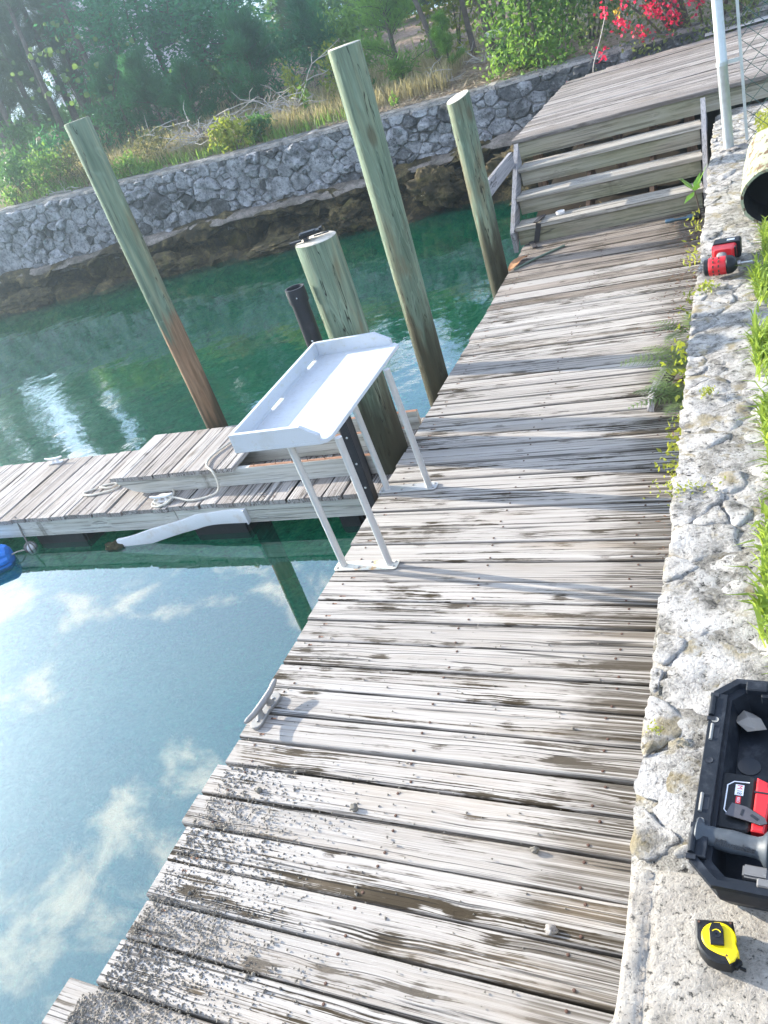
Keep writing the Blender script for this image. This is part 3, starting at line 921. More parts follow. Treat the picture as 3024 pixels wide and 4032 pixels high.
pts, wt_ = packed(XL * 0.75, 0.06, -0.6 * 0.75, 1.02, (0.19, 0.12, 0.08, 0.052), (40, 130, 900, 3200), rs)
cells = [[(px / 0.75, pz) for px, pz in c] for c in voronoi(pts, XL * 0.75, 0.05, -0.5 * 0.75, 1.04, wt_)]
cells.sort(key=lambda c: -sum(p[0] for p in c) / len(c))
k = 0
rest = MB()
for cell in cells:
    # stretch the unit wall height to the real height of the wall at this place
    def zz_(u, v):
        t = walltop(u) - 0.05
        return 0.05 + (v - 0.05) * (t - 0.05) / 0.99
    cx = sum(p[0] for p in cell) / len(cell); cz = zz_(cx, sum(p[1] for p in cell) / len(cell))
    h = rs.choice((0.012, 0.03, 0.05, 0.085))
    sm = stone_mesh(cell, rs.uniform(0.001, 0.012), h, lambda u, v, hh: (u - cx, -hh, zz_(u, v) - cz), k * 1.9, 0.8, 0.06)
    if sm is None: continue
    mm = M_fstone2 if rs.random() < (0.55 if cx > -3.2 else 0.34 if cz < 0.55 else 0.12) else M_fstone
    if k < 290:
        o = MB().add(*sm).build('stone', mm, fw, smooth=45)
        o.location = (cx + 7, -0.045, cz)
    else:
        rest.add([(a + cx + 7, b - 0.045, c_ + cz) for a, b, c_ in sm[0]], sm[1])
    k += 1
if rest.v:
    o = rest.build('far_stones', M_fstone, fw, smooth=45); o['kind'] = 'stuff'
# coping: thin irregular cap pieces
cx0 = -17.0
while cx0 < 2.5:
    L = rs.uniform(0.5, 1.1)
    x1 = cx0 + L - 0.015
    xs_ = np.linspace(cx0, x1, 7)
    rings = []
    for x in xs_:
        t = walltop(x); j1 = 0.035 + 0.05 * mnoise.noise(Vector((x * 3, 0, 7))); j2 = -0.015 + 0.035 * mnoise.noise(Vector((x * 4, 4, 7)))
        rings.append([(x - cx0, -0.10 + j1, t - 0.055), (x - cx0, 0.26, t - 0.055), (x - cx0, 0.26, t + 0.01 + j2), (x - cx0, -0.09 + j1, t + 0.0 + j2)])
    o = MB().add(*loft(rings)).build('coping_stone', M_cope, fw)
    o.location = (cx0 + 7, 0, 0)
    cx0 += L

# tide rock shelf below the wall
xs = np.linspace(-19, 3.5, 420)
prof = [(12.70, 0.24), (12.55, 0.22), (12.40, 0.18), (12.33, 0.12), (12.36, 0.05), (12.44, -0.02), (12.58, -0.08), (12.70, -0.14), (12.72, -0.20), (12.62, -0.26), (12.45, -0.31),
        (12.30, -0.36), (12.12, -0.41), (11.9, -0.50), (11.65, -0.68), (11.4, -0.9), (11.1, -1.15), (10.7, -1.4), (10.2, -1.6)]
pp = []
for a, b in zip(prof, prof[1:]):
    pp += [a, ((a[0] + b[0]) / 2, (a[1] + b[1]) / 2)]
pp.append(prof[-1])
V = []
for x in xs:
    zo = 0.10 * max(0, min(1, (x + 6) / 3)) - 0.05 * max(0, min(1, (-x - 9) / 3))
    cave = mnoise.noise(Vector((x * 0.8, 3.3, 0)))
    for i, (py, pz) in enumerate(pp):
        t = i / (len(pp) - 1)
        amp = 0.05 + 0.26 * min(1, t * 4)
        d = mnoise.fractal(Vector((x * 1.5, py * 1.5, pz * 2.6)), 0.75, 2.0, 6) * amp
        d2 = mnoise.fractal(Vector((x * 1.6 + 9, py * 1.6, pz * 2.2)), 0.75, 2.0, 6) * amp * 0.55
        cv_ = 0.22 * max(0, cave) if -0.3 < pz < 0.1 else 0
        V.append((x, py - d + cv_, pz + d2 + zo * (1 if pz > -0.3 else 0.4)))
K = len(pp)
F = [(j * K + i, j * K + i + 1, (j + 1) * K + i + 1, (j + 1) * K + i) for j in range(len(xs) - 1) for i in range(K - 1)]
o = npmesh('rock_shelf', V, F, M_ledge); shade(o.data, 60)
tag(o, 'undercut brown tide rock shelf below the far stone wall', 'rock', kind='structure')
# pale footing lip on top of the shelf
V = []
xs = np.linspace(-17, 2.5, 160)
for x in xs:
    zo = 0.10 * max(0, min(1, (x + 6) / 3)) - 0.05 * max(0, min(1, (-x - 9) / 3))
    for py, pz in ((12.66, 0.24), (12.55, 0.235), (12.44, 0.215), (12.37, 0.19), (12.36, 0.15), (12.45, 0.12)):
        a = mnoise.fractal(Vector((x * 2.2, py * 3, pz * 3)), 0.9, 2.0, 4)
        V.append((x, py + a * 0.06 + 0.03 * mnoise.noise(Vector((x * 7, py * 7, 2))), pz + zo + a * 0.05 - 0.02))
K = 6
F = [(j * K + i, j * K + i + 1, (j + 1) * K + i + 1, (j + 1) * K + i) for j in range(len(xs) - 1) for i in range(K - 1)]
o = npmesh('footing', V, F, M_lip, fw, loc=(7, -12.7, 0)); shade(o.data, 60)

# loose boulders at the foot of the wall
def boulder(name, loc, s, m, seed, parent=None):
    bm = bmesh.new()
    bmesh.ops.create_icosphere(bm, subdivisions=5 if s[0] > 0.2 else 3, radius=1)
    for v in bm.verts:
        n_ = mnoise.fractal(v.co * 1.3 + Vector((seed, 0, 0)), 0.9, 2, 4)
        v.co = v.co * (1 + 0.45 * n_ + 0.16 * mnoise.fractal(v.co * 4.0 + Vector((seed, 3, 0)), 0.8, 2, 4))
        v.co = Vector((v.co.x * s[0], v.co.y * s[1], v.co.z * s[2]))
    me = bpy.data.meshes.new(name); bm.to_mesh(me); bm.free()
    shade(me, 50)
    return link(name, me, m, parent, loc)


for i, (x, y, z, s, lab) in enumerate(((-4.3, 12.15, -0.08, (0.42, 0.28, 0.26), 'large brown boulder under the wall behind the short piling'),
                                       (-5.9, 12.2, -0.22, (0.36, 0.25, 0.2), 'brown boulder at the waterline behind the tall piling'),
                                       (-3.0, 12.2, -0.05, (0.45, 0.3, 0.28), 'dark boulder under the wall beside the stair landing'),
                                       (-7.3, 12.1, -0.36, (0.5, 0.3, 0.12), 'flat brown rock at the waterline left of the tall piling'),
                                       (-9.6, 12.15, -0.30, (0.55, 0.3, 0.2), 'ochre rock at the waterline right of the leftmost piling'),
                                       (-13.0, 12.1, -0.32, (0.6, 0.3, 0.2), 'ochre rock at the waterline at the far left'))):
    tag(boulder('boulder', (x, y, z), s, M_ledge, i * 5.1), lab, 'rock', 'tide rocks under the far wall')

# ------------------------------------------------------------------ the dock
YS = [0.16, 0.32, 0.48, 0.63, 0.795, 0.955, 1.108, 1.257, 1.418, 1.558, 1.713, 1.85, 1.997, 2.15, 2.297, 2.453, 2.599, 2.745, 2.895, 3.053, 3.212, 3.362,
      3.52, 3.68, 3.84, 4.015, 4.195, 4.345, 4.49, 4.64, 4.80, 4.96, 5.125, 5.289]
while YS[-1] < 8.75: YS.append(YS[-1] + random.uniform(0.142, 0.156))
dock = thing('wooden_dock', 'weathered grey plank dock running along the stone sea wall', 'dock', (-1.3, 4.4, 0))


def plank_mesh(L, W, T, seed, nseg=4, jag=0.004):
    hw, c = W / 2, 0.005
    rings = []
    for i in range(nseg + 1):
        x = -L / 2 + L * i / nseg
        a = jag * mnoise.noise(Vector((x * 2.3, seed, 0))); b = jag * mnoise.noise(Vector((x * 2.3, seed, 9)))
        zc = 0.003 * mnoise.noise(Vector((x * 1.1, seed, 5)))
        rings.append([(x, hw + a, -T), (x, hw + a, zc - c), (x, hw - c + a, zc), (x, -hw + c + b, zc), (x, -hw + b, zc - c), (x, -hw + b, -T)])
    return loft([r[::-1] for r in rings][::-1])


nails = MB(); rusts = MB()
nv, nf = lathe([(0.0058, 0), (0.0058, 0.0014), (0.003, 0.0024)], 7)
xr = -0.365
for i in range(len(YS) - 1):
    y0, y1 = YS[i], YS[i + 1]
    xl = -2.17 + random.uniform(-0.006, 0.006)
    if i == 8: xl = -2.215
    if i == 9: xl = -2.20
    if i == 6: xl = -2.175
    if i == 3: xl = -2.295
    gap = random.uniform(0.006, 0.009) if random.random() < 0.75 else random.uniform(0.010, 0.016)
    W = (y1 - y0) - gap
    L = xr - xl
    ang = R(-2.2 if y0 < 6 else -2.2 + (y0 - 6) * 0.6) + R(random.uniform(-0.15, 0.15))
    xc = (xl + xr) / 2
    yc = (y0 + y1) / 2 + math.tan(ang) * (xc + 1.3)
    v, f = plank_mesh(L, W, 0.038, i * 3.1)
    o = MB().add(v, f).build('plank', M_plank_wet if (y0 > 6.3 and (y0 > 6.9 or i % 2)) else M_plank, dock, smooth=30)
    zt = random.uniform(-0.004, 0.004)
    o.location = (xc + 1.3, yc - 4.4, zt)
    o.rotation_euler = (R(random.uniform(-0.8, 0.8)), 0, ang)
    for xn in (-2.06, -1.33, -0.62):
        for dy in (-0.33, 0.33):
            xx = xn + random.uniform(-0.02, 0.02)
            py = (y0 + y1) / 2 + dy * W + math.tan(ang) * (xx + 1.3)
            nails.add(nv, nf, 0, Matrix.Translation((xx + 1.3, py - 4.4, zt + 0.0015)))
            if random.random() < 0.4 and xn < -1.9:
                rusts.box((xx + 1.3 + 0.008, py - 4.4, zt + 0.0016), (random.uniform(0.015, 0.04), 0.006, 0.0012))
nails.build('nail', M_nail, dock)['kind'] = 'stuff'
rusts.build('rust_mark', M_rust, dock)['kind'] = 'stuff'
for xx in (-2.09, -1.33, -0.45):
    MB().box((xx + 1.3, 0, -0.14), (0.045, 8.6, 0.19)).build('joist', M_dark, dock)
for yy in (0.6, 2.6, 5.0, 7.2):
    MB().tube([(-0.68, yy - 4.4, -1.8), (-0.68, yy - 4.4, -0.06)], 0.09, 12).build('support_post', M_dark, dock)

# mortar crumbs scattered over the near plank ends
n = 9500
t = rng.random(n)
cx_ = -2.2 + np.abs(rng.normal(0, 1, n)) * 0.30
cy_ = 0.45 + rng.random(n) ** 1.25 * 1.3
keep = rng.random(n) < np.clip(1.45 - (cy_ - 0.45) / 1.15, 0.05, 1)
cx_, cy_ = cx_[keep], cy_[keep]
ex = rng.random(420)
cx_ = np.concatenate([cx_, -2.15 + 1.5 * rng.random(420)]); cy_ = np.concatenate([cy_, 0.5 + 2.1 * ex ** 1.5])
ok = (cx_ > np.where((cy_ < 0.80), -2.27, -2.15)) & (cx_ < -0.45)
cx_, cy_ = cx_[ok], cy_[ok]
sz = rng.uniform(0.0014, 0.0044, len(cx_)) * np.where(rng.random(len(cx_)) < 0.06, 1.8, 1.0)
tet = np.array([(-1, -1, -0.5), (1, -0.8, -0.5), (0.1, 1.1, -0.5), (-0.6, -0.2, 0.8), (0.6, 0.1, 0.7)], float)
tf = np.array([(0, 1, 4), (0, 4, 3), (1, 2, 4), (2, 3, 4), (2, 0, 3)])
an = rng.random(len(cx_)) * 6.28
ca, sa = np.cos(an), np.sin(an)
V = np.zeros((len(cx_), 5, 3))
for i in range(5):
    px, py, pz = tet[i]
    V[:, i, 0] = cx_ + sz * (px * ca - py * sa) + rng.normal(0, 0.2, len(cx_)) * sz
    V[:, i, 1] = cy_ + sz * (px * sa + py * ca) + rng.normal(0, 0.2, len(cx_)) * sz
    V[:, i, 2] = 0.003 + sz * (pz + 0.4)
F = (tf[None] + (np.arange(len(cx_)) * 5)[:, None, None]).reshape(-1, 3)
o = npmesh('mortar_crumbs', V.reshape(-1, 3), F, M_crumb)
tag(o, 'grey mortar crumbs scattered over the near plank ends', 'crumbs', kind='stuff')
for x, y, s, lab in ((-0.694, 1.265, 0.019, 'pale cream pebble lying on a plank gap near the tape measure'),
                     (-1.49, 1.598, 0.017, 'grey pebble in the middle of the dock near the flaking plank'),
                     (-0.793, 1.52, 0.014, 'dark grey pebble on the dock beside the open tool case'),
                     (-1.93, 1.63, 0.015, 'grey mortar lump on the flaking plank near the water edge')):
    tag(boulder('pebble', (x, y, s * 0.55), (s, s * 0.8, s * 0.75), M_crumb if 'cream' not in lab else M_cope, x * 9), lab, 'pebble', 'loose pebbles on the dock')

# ------------------------------------------------------------------ pilings
def piling(name, label, x, y, top, r0, r1, m, lean=(0, 0), tilt_top=0.0, group='round timber pilings', seed=0):
    t = thing(name, label, 'piling', (x, y, ZW), group=group)
    zs = np.linspace(-1.35, top - ZW, 16)
    n = 24
    rings = []
    for z in zs:
        f_ = (z + 1.35) / (top - ZW + 1.35)
        r = r0 + (r1 - r0) * f_
        ring = []
        for k in range(n):
            a = 2 * math.pi * k / n
            rr = r * (1 + 0.05 * mnoise.noise(Vector((math.cos(a) * 1.2, math.sin(a) * 1.2, z * 0.9 + seed))) + 0.025 * mnoise.noise(Vector((math.cos(a) * 4, math.sin(a) * 4, z * 0.6 + seed))))
            zz2 = z + (tilt_top * math.cos(a - 0.8) * r if z == zs[-1] else 0)
            ring.append((rr * math.cos(a) + lean[0] * z, rr * math.sin(a) + lean[1] * z, zz2))
        rings.append(ring)
    top_ring = [((p[0] - lean[0] * zs[-1]) * 0.94 + lean[0] * zs[-1], (p[1] - lean[1] * zs[-1]) * 0.94 + lean[1] * zs[-1], p[2] + 0.006) for p in rings[-1]]
    rings.append(top_ring)
    MB().add(*loft(rings)).build('timber_shaft', m, t, smooth=45)
    return t


P_a = piling_mat('piling_timber_rusty', 0.62, 1.35)
P_b = piling_mat('piling_timber_green', 0.80, -1, rust=False)
p1 = piling('piling', 'tall slim piling standing alone on the far side of the finger dock', -4.11, 4.97, 2.35, 0.082, 0.088, P_a, seed=1)
p2 = piling('piling', 'tallest thick piling in the middle behind the dock edge', -2.34, 5.42, 2.24, 0.096, 0.108, P_b, lean=(0.018, 0.0), seed=5)
p3 = piling('piling', 'shorter weathered piling beside the wooden stairs', -2.36, 7.65, 1.52, 0.09, 0.106, P_b, lean=(0.008, 0), tilt_top=0.25, seed=9)
p4 = piling('piling', 'broad stubby piling behind the white cleaning table with a black lamp on top', -2.325, 4.33, 1.395, 0.122, 0.123, P_b, lean=(-0.006, 0), seed=13)
# black solar lamp on the stubby piling
lamp = thing('piling_lamp', 'small black lamp fixed flat on top of the stubby piling', 'lamp', (-2.36, 4.33, 1.408), R(20))
b = MB().box((0, 0, 0.030), (0.13, 0.062, 0.018), bev=0.003).box((0.068, 0, 0.036), (0.018, 0.05, 0.02), bev=0.002)
b.build('lamp_housing', M_blackp, lamp)
MB().box((-0.01, 0, 0.041), (0.09, 0.045, 0.004)).build('lens', M_case, lamp)
b = MB().box((-0.03, 0.0, 0.01), (0.025, 0.09, 0.02)).box((0.06, 0.02, 0.004), (0.09, 0.015, 0.006)).box((-0.095, -0.01, 0.006), (0.07, 0.03, 0.01))
b.build('bracket', M_pipe, lamp)

# dark round guide pipe with a collar, strapped to the stubby piling
gp = thing('guide_pipe', 'dark grey guide pipe with flared open collar beside the stubby piling', 'pipe', (-2.50, 4.19, ZW))
gp_top = 1.19 - ZW
nn = 20
prof = [(0.052, -1.2), (0.052, gp_top - 0.10), (0.060, gp_top - 0.085), (0.060, gp_top), (0.050, gp_top), (0.046, gp_top - 0.02), (0.046, gp_top - 0.30)]
MB().add(*lathe(prof, nn)).build('pipe_shaft', M_pipe, gp, smooth=35)
b = MB()
for z in np.linspace(0.2, gp_top - 0.05, 6):
    b.add(*lathe([(0.006, 0), (0.006, 0.004), (0.003, 0.006)], 8), 0, Matrix.Translation((0.02, -0.051, z)) @ Matrix.Rotation(R(90), 4, 'X'))
b.build('screw_head', M_galv, gp)

gb = thing('guide_beam', 'flat black guide beam with screw heads at the dock edge under the white table', 'beam', (-2.262, 3.79, -0.9), R(8))
MB().box((0, 0, 0.80), (0.052, 0.085, 1.6), bev=0.004).build('beam_shaft', M_pipe, gb)
b = MB()
for z in (0.95, 1.12, 1.30, 1.48):
    b.add(*lathe([(0.007, 0), (0.007, 0.003), (0.003, 0.005)], 8), 0, Matrix.Translation((0.0, -0.0425, z)) @ Matrix.Rotation(R(90), 4, 'X'))
b.build('screw_head', M_galv, gb)

# ------------------------------------------------------------------ cleaning table
tb = thing('fish_cleaning_table', 'white plastic fish cleaning table on four metal legs at the dock edge', 'table', (-2.0, 3.41, 0))
tx0, tx1, ty0, ty1 = -0.445, 0.095, -0.41, 0.67   # local
poly = [(tx0, ty0), (tx1 - 0.05, ty0), (tx1 - 0.015, ty0 + 0.012), (tx1, ty0 + 0.05), (tx1, ty1 - 0.03), (tx1 - 0.03, ty1), (tx0, ty1)]
MB().add(*prism(poly, 0.778, 0.80, 0.003)).build('tabletop', M_hdpe, tb)
RH = 0.082
ylen = ty1 - ty0
slots = ((0.14, 0.24), (0.62, 0.74)) if False else ((ty0 + 0.40, ty0 + 0.54), (ty0 + 0.88, ty0 + 1.0))
b = MB()
b.box((tx0 + 0.011, (ty0 + ty1) / 2, 0.8 + 0.013 + (RH - 0.013) / 2), (0.022, ylen, RH - 0.013), bev=0.002)
edges = [ty0] + [e for s in slots for e in s] + [ty1]
for i in range(0, len(edges), 2):
    b.box((tx0 + 0.011, (edges[i] + edges[i + 1]) / 2, 0.8 + 0.0063), (0.0215, edges[i + 1] - edges[i], 0.014))
b.build('back_rim', M_hdpe, tb)
for yy in (ty0 + 0.011, ty1 - 0.011):
    prof = [(tx0 + 0.0225, 0.8), (tx1 - 0.045, 0.8), (tx1 - 0.045, 0.8 + RH * 0.35), (tx1 - 0.135, 0.8 + RH), (tx0 + 0.0225, 0.8 + RH)]
    rings = [[(px, yy + 0.011, pz) for px, pz in prof], [(px, yy - 0.011, pz) for px, pz in prof]]
    MB().add(*loft(rings)).build('side_rim', M_hdpe, tb)
for lx, ly in ((-0.13, -0.36), (0.14, -0.36), (-0.13, 0.365), (0.14, 0.365)):
    x2 = lx * 1.0 + (-0.025 if lx > 0 else -0.03)
    MB().tube([(lx, ly, 0.008), (lx, ly, 0.02), (x2, ly * 0.985, 0.778)], [0.021, 0.019, 0.019], 16).build('leg', M_alu, tb, smooth=40)
for ly, mm in ((-0.365, M_rustplate), (0.365, M_alu)):
    p = roundrect(-0.18, ly - 0.035, 0.19, ly + 0.04, 0.018)
    o = MB().add(*prism(p, 0.004, 0.010, 0.001)).build('base_plate', mm, tb)
    b = MB()
    for sx, sy in ((-0.16, -0.018), (-0.16, 0.022), (-0.03, -0.018), (0.03, 0.024), (0.172, -0.018), (0.172, 0.022)):
        b.add(*lathe([(0.0075, 0), (0.0075, 0.003), (0.004, 0.0045)], 8), 0, Matrix.Translation((sx, ly + sy, 0.010)))
    b.build('screw_head', M_screw, o)

# ------------------------------------------------------------------ dock cleat
def cleat(label, loc, rz, s=1.0, group=None, m=M_cleat, detail=True):
    t = thing('mooring_cleat', label, 'cleat', loc, rz, group)
    pts = [(-0.112, 0, 0.066), (-0.095, 0, 0.062), (-0.06, 0, 0.054), (-0.02, 0, 0.051), (0.02, 0, 0.051), (0.06, 0, 0.054), (0.095, 0, 0.062), (0.112, 0, 0.066)]
    rad = [0.006, 0.0105, 0.012, 0.0135, 0.0135, 0.012, 0.0105, 0.006]
    b = MB().tube([Vector(p) * s for p in pts], [r * s for r in rad], 12)
    b.build('horn_bar', m, t, smooth=50)
    for sx in (-1, 1):
        MB().tube([Vector((sx * 0.034, 0, 0.012)) * s, Vector((sx * 0.03, 0, 0.028)) * s, Vector((sx * 0.025, 0, 0.050)) * s], [0.019 * s, 0.012 * s, 0.012 * s], 12).build('neck', m, t, smooth=50)
    poly = []
    for cx_2, a0 in ((0.066, -90), (-0.066, 90)):
        for k in range(9):
            a = R(a0 + 180 * k / 8)
            poly.append(((cx_2 + 0.026 * math.cos(a)) * s, 0.026 * math.sin(a) * s))
        poly.append((0.0, (0.017 if a0 == -90 else -0.017) * s))
    base = MB().add(*prism(poly, 0.0015, 0.017 * s, 0.003 * s)).build('base', m, t, smooth=30)
    if detail:
        for sx in (-0.066, 0.066):
            MB().add(*lathe([(0.0135, 0.0172), (0.0135, 0.0182), (0.009, 0.0183)], 14), 0, Matrix.Translation((sx, 0, 0))).build('washer', M_nail, base)
            MB().add(*lathe([(0.0075, 0.018), (0.0075, 0.023), (0.0055, 0.0245)], 6), 0, Matrix.Translation((sx, 0, 0))).build('bolt', M_screw, base)
    return t


cl1 = cleat('grey metal mooring cleat bolted to the edge of the wooden dock', (-2.10, 2.028, 0.002), R(84), 1.14)
b = MB()
for k in range(4):
    a0 = random.uniform(0, 3)
    b.tube([(0.02 + 0.012 * math.cos(a0 + t_) , -0.016 + 0.01 * math.sin(a0 * 2 + t_ * 1.7), 0.018 + 0.012 * t_ / 3) for t_ in np.linspace(0, 3, 7)], 0.0007, 4)
o = b.build('fishing_line', M_deadwood, None); o.matrix_world = Matrix.Translation((-2.10, 2.028, 0.002)) @ Matrix.Rotation(R(84), 4, 'Z')
tag(o, 'thin pale fishing line tangled on the dock cleat', 'fishing line')

# ------------------------------------------------------------------ finger dock
ZF = -0.15
fd = thing('finger_dock', 'low floating finger dock of grey planks on the left', 'dock', (-4.6, 4.48, ZF))
x = -10.2
i = 0
while x < -2.30:
    W = random.uniform(0.132, 0.142)
    L = 0.95 + random.uniform(-0.012, 0.012) + 0.012 * abs(x + 3.5)
    v, f = plank_mesh(L, W, 0.036, 200 + i)
    v = [(-b_, a_, c_) for a_, b_, c_ in v]
    o = MB().add(v, f).build('plank', M_fplank, fd, smooth=30)
    o.location = (x + 4.6, random.uniform(-0.008, 0.008) + 0.006 * (-3.5 - x) * 0.2, random.uniform(-0.003, 0.003))
    o.rotation_euler = (0, R(random.uniform(-0.6, 0.6)), R(random.uniform(-0.3, 0.3)))
    x += W + random.uniform(0.007, 0.014)
    i += 1
for yy, nm in ((-0.455, 'near'), (0.455, 'far')):
    for xa, xb in ((-10.2, -4.02), (-4.015, -2.25)):
        v, f = plank_mesh(xb - xa, 0.14, 0.038, xa * 3, 6, 0.002)
        v = [(a_, c_ + 0.019, b_) for a_, b_, c_ in v]
        f = [tuple(reversed(q)) for q in f]
        o = MB().add(v, f).build('fascia_board', M_pale, fd)
        o.location = ((xa + xb) / 2 + 4.6, yy + (0.004 if xa == -4.015 else 0) * (1 if yy < 0 else -1), -0.108)
for fx, fl in ((-3.70, 0.5), (-5.3, 0.55), (-2.62, 0.18), (-7.5, 0.6)):
    MB().box((fx + 4.6, -0.18, -0.235), (fl, 0.56, 0.20), bev=0.02).build('float_drum', M_blackp, fd)
b = MB()
for k in range(24):
    b.box((random.uniform(-2.0, 2.0), random.uniform(-0.44, -0.40), 0.0025), (0.006, 0.006, 0.003))
b.build('nail', M_nail, fd)['kind'] = 'stuff'

# loose boarded frame lying on the finger dock
gw = thing('loose_deck_frame', 'unfinished deck frame with boards on one end lying on the finger dock', 'deck frame', (-3.5, 4.44, ZF))
for yy, xa in ((-0.19, -4.66), (0.13, -4.6), (0.37, -4.6)):
    Lx = -2.28 - xa
    prof = [(xa, 0.14), (xa + 0.02, 0.10), (xa + 0.14, 0.03), (xa + 0.26, 0.003), (-2.28, 0.003), (-2.28, 0.14)]
    xm = (xa - 2.28) / 2
    rings = [[(px - xm, 0.019, pz - 0.07) for px, pz in prof], [(px - xm, -0.019, pz - 0.07) for px, pz in prof]]
    o = MB().add(*loft(rings)).build('joist', M_pale, gw); o.location = (xm + 3.5, yy, 0.07)
x = -4.60; i = 0
while x < -3.5:
    W = 0.138
    v, f = plank_mesh(0.66, W, 0.034, 400 + i)
    v = [(-b_, a_, c_) for a_, b_, c_ in v]
    o = MB().add(v, f).build('plank', M_fplank, gw, smooth=30)
    o.location = (x + 3.5, 0.085 + random.uniform(-0.008, 0.008), 0.176 + random.uniform(0, 0.002))
    x += W + 0.008; i += 1
b = MB(); b2 = MB()
for yy in (-0.19, 0.13, 0.37):
    for k in range(7):
        xx = -3.35 + k * 0.15 + random.uniform(-0.03, 0.03)
        b.tube([(xx + 3.5, yy, 0.138), (xx + 3.5 + random.uniform(-0.02, 0.02), yy + random.uniform(-0.01, 0.01), 0.138 + random.uniform(0.02, 0.045))], 0.0022, 5)
    b2.box((0.66, yy, 0.1412), (1.12, 0.03, 0.0016))
b.build('bent_nail', M_nail, gw)['kind'] = 'stuff'
b2.build('rust_stain', M_rust, gw)['kind'] = 'stuff'

cleat('small pale cleat on the far edge of the finger dock', (-5.95, 4.90, ZF + 0.004), R(5), 0.9, 'cleats on the finger dock', M_vinyl, False)
cleat('small pale cleat with rope wound on it on the near edge of the finger dock', (-4.14, 4.085, ZF + 0.004), R(8), 0.9, 'cleats on the finger dock', M_vinyl, False)


def spline(pts, n=6):
    pts = [Vector(p) for p in pts]
    out = []
    for i in range(len(pts) - 1):
        p0, p1, p2, p3 = pts[max(i - 1, 0)], pts[i], pts[i + 1], pts[min(i + 2, len(pts) - 1)]
        for k in range(n):
            t = k / n
            out.append(0.5 * ((2 * p1) + (p2 - p0) * t + (2 * p0 - 5 * p1 + 4 * p2 - p3) * t * t + (3 * p1 - p0 - 3 * p2 + p3) * t ** 3))
    out.append(pts[-1])
    return out


zr = ZF + 0.012
o = MB().tube(spline([(-5.03, 4.36, zr), (-5.12, 4.30, zr), (-5.0, 4.26, zr), (-4.78, 4.34, zr), (-4.86, 4.42, zr), (-5.0, 4.38, zr), (-4.86, 4.36, zr), (-4.83, 4.50, zr), (-4.93, 4.66, zr + 0.0), (-4.98, 4.80, zr),
                      (-4.80, 4.87, zr), (-4.68, 4.90, zr), (-4.80, 4.95, zr), (-4.95, 4.90, zr), (-4.72, 4.84, zr), (-4.55, 4.92, zr)]), 0.0085, 8).build('mooring_rope', M_rope, smooth=60)
tag(o, 'pale mooring rope with loose loops across the finger dock planks', 'rope')
zp = ZF + 0.19
o = MB().tube(spline([(-3.72, 4.82, zp), (-3.71, 4.60, zp), (-3.78, 4.38, zp), (-3.75, 4.24, zp), (-3.66, 4.17, zp - 0.02), (-3.64, 4.14, zp - 0.12), (-3.70, 4.12, zr), (-3.86, 4.06, zr), (-4.00, 4.08, zr + 0.02), (-4.14, 4.10, zr + 0.03),
                      (-4.20, 4.05, zr + 0.02), (-4.10, 4.03, zr), (-4.05, 4.10, zr + 0.03), (-4.18, 4.12, zr + 0.03), (-4.22, 4.04, zr), (-4.12, 4.02, zr), (-4.07, 4.12, zr + 0.02), (-4.12, 4.20, zr), (-4.18, 4.28, zr)]), 0.0085, 8).build('mooring_rope', M_rope, smooth=60)
tag(o, 'pale rope running over the loose deck frame to the near cleat', 'rope')

# white vinyl bumper hanging off the fascia
bp = thing('dock_bumper', 'bent white vinyl bumper strip hanging off the finger dock into the water', 'bumper', (-4.0, 4.0, -0.3))
pts = [(0.60, 0.0, 0.04), (0.40, 0.01, 0.035), (0.19, 0.01, 0.02), (0.08, 0.0, 0.0), (-0.20, -0.03, -0.045), (-0.42, -0.05, -0.085), (-0.62, -0.065, -0.112)]
rings = []
sp = spline(pts, 4)
for i, p in enumerate(sp):
    w_ = 0.056 + 0.003 * math.sin(i * 0.8)
    th = 0.015
    ring = []
    for k in range(12):
        a = 2 * math.pi * k / 12
        cs_, sn_ = math.cos(a), math.sin(a)
        ring.append((p.x, p.y + th * math.copysign(abs(cs_) ** 0.35, cs_), p.z + w_ * math.copysign(abs(sn_) ** 0.35, sn_)))
    rings.append(ring)
MB().add(*loft(rings[::-1])).build('vinyl_sleeve', M_vinyl, bp, smooth=50)
MB().box((0.602, 0.0, 0.04), (0.012, 0.062, 0.118), bev=0.003).build('end_cap', M_vinyl, bp)
bo = boulder('algae_clump', (-0.66, -0.07, -0.118), (0.10, 0.05, 0.04), M_algae, 3.3, bp)

# floating white ball on a rope, and the blue fender
fb = thing('float_ball', 'small white float ball in a rope net hanging below the finger dock', 'float', (-5.62, 3.965, ZW + 0.01))
v, f = lathe([(0.001, -0.045)] + [(0.045 * math.cos(R(a)), 0.045 * math.sin(R(a))) for a in range(-75, 90, 15)] + [(0.001, 0.045)], 14)
MB().add(v, f).build('ball', M_vinyl, fb, smooth=60)
b = MB()
for k in range(4):
    a = k * math.pi / 4
    b.tube([(0.05 * math.cos(t_) * math.cos(a), 0.05 * math.cos(t_) * math.sin(a), 0.05 * math.sin(t_)) for t_ in np.linspace(0, 6.28, 17)], 0.006, 5)
b.tube([(0, 0, 0.05), (-0.02, 0.02, 0.13), (-0.03, 0.045, 0.22), (-0.04, 0.06, 0.27)], 0.008, 6)
b.build('rope_net', plain('wet_rope', (0.20, 0.19, 0.17), 0.9, 0, 150, 0.35, 0.4, 0.1), fb, smooth=60)
fn = thing('boat_fender', 'bright blue ribbed fender floating at the left edge by the finger dock', 'fender', (-5.93, 3.66, ZW + 0.05), R(33))
rings = []
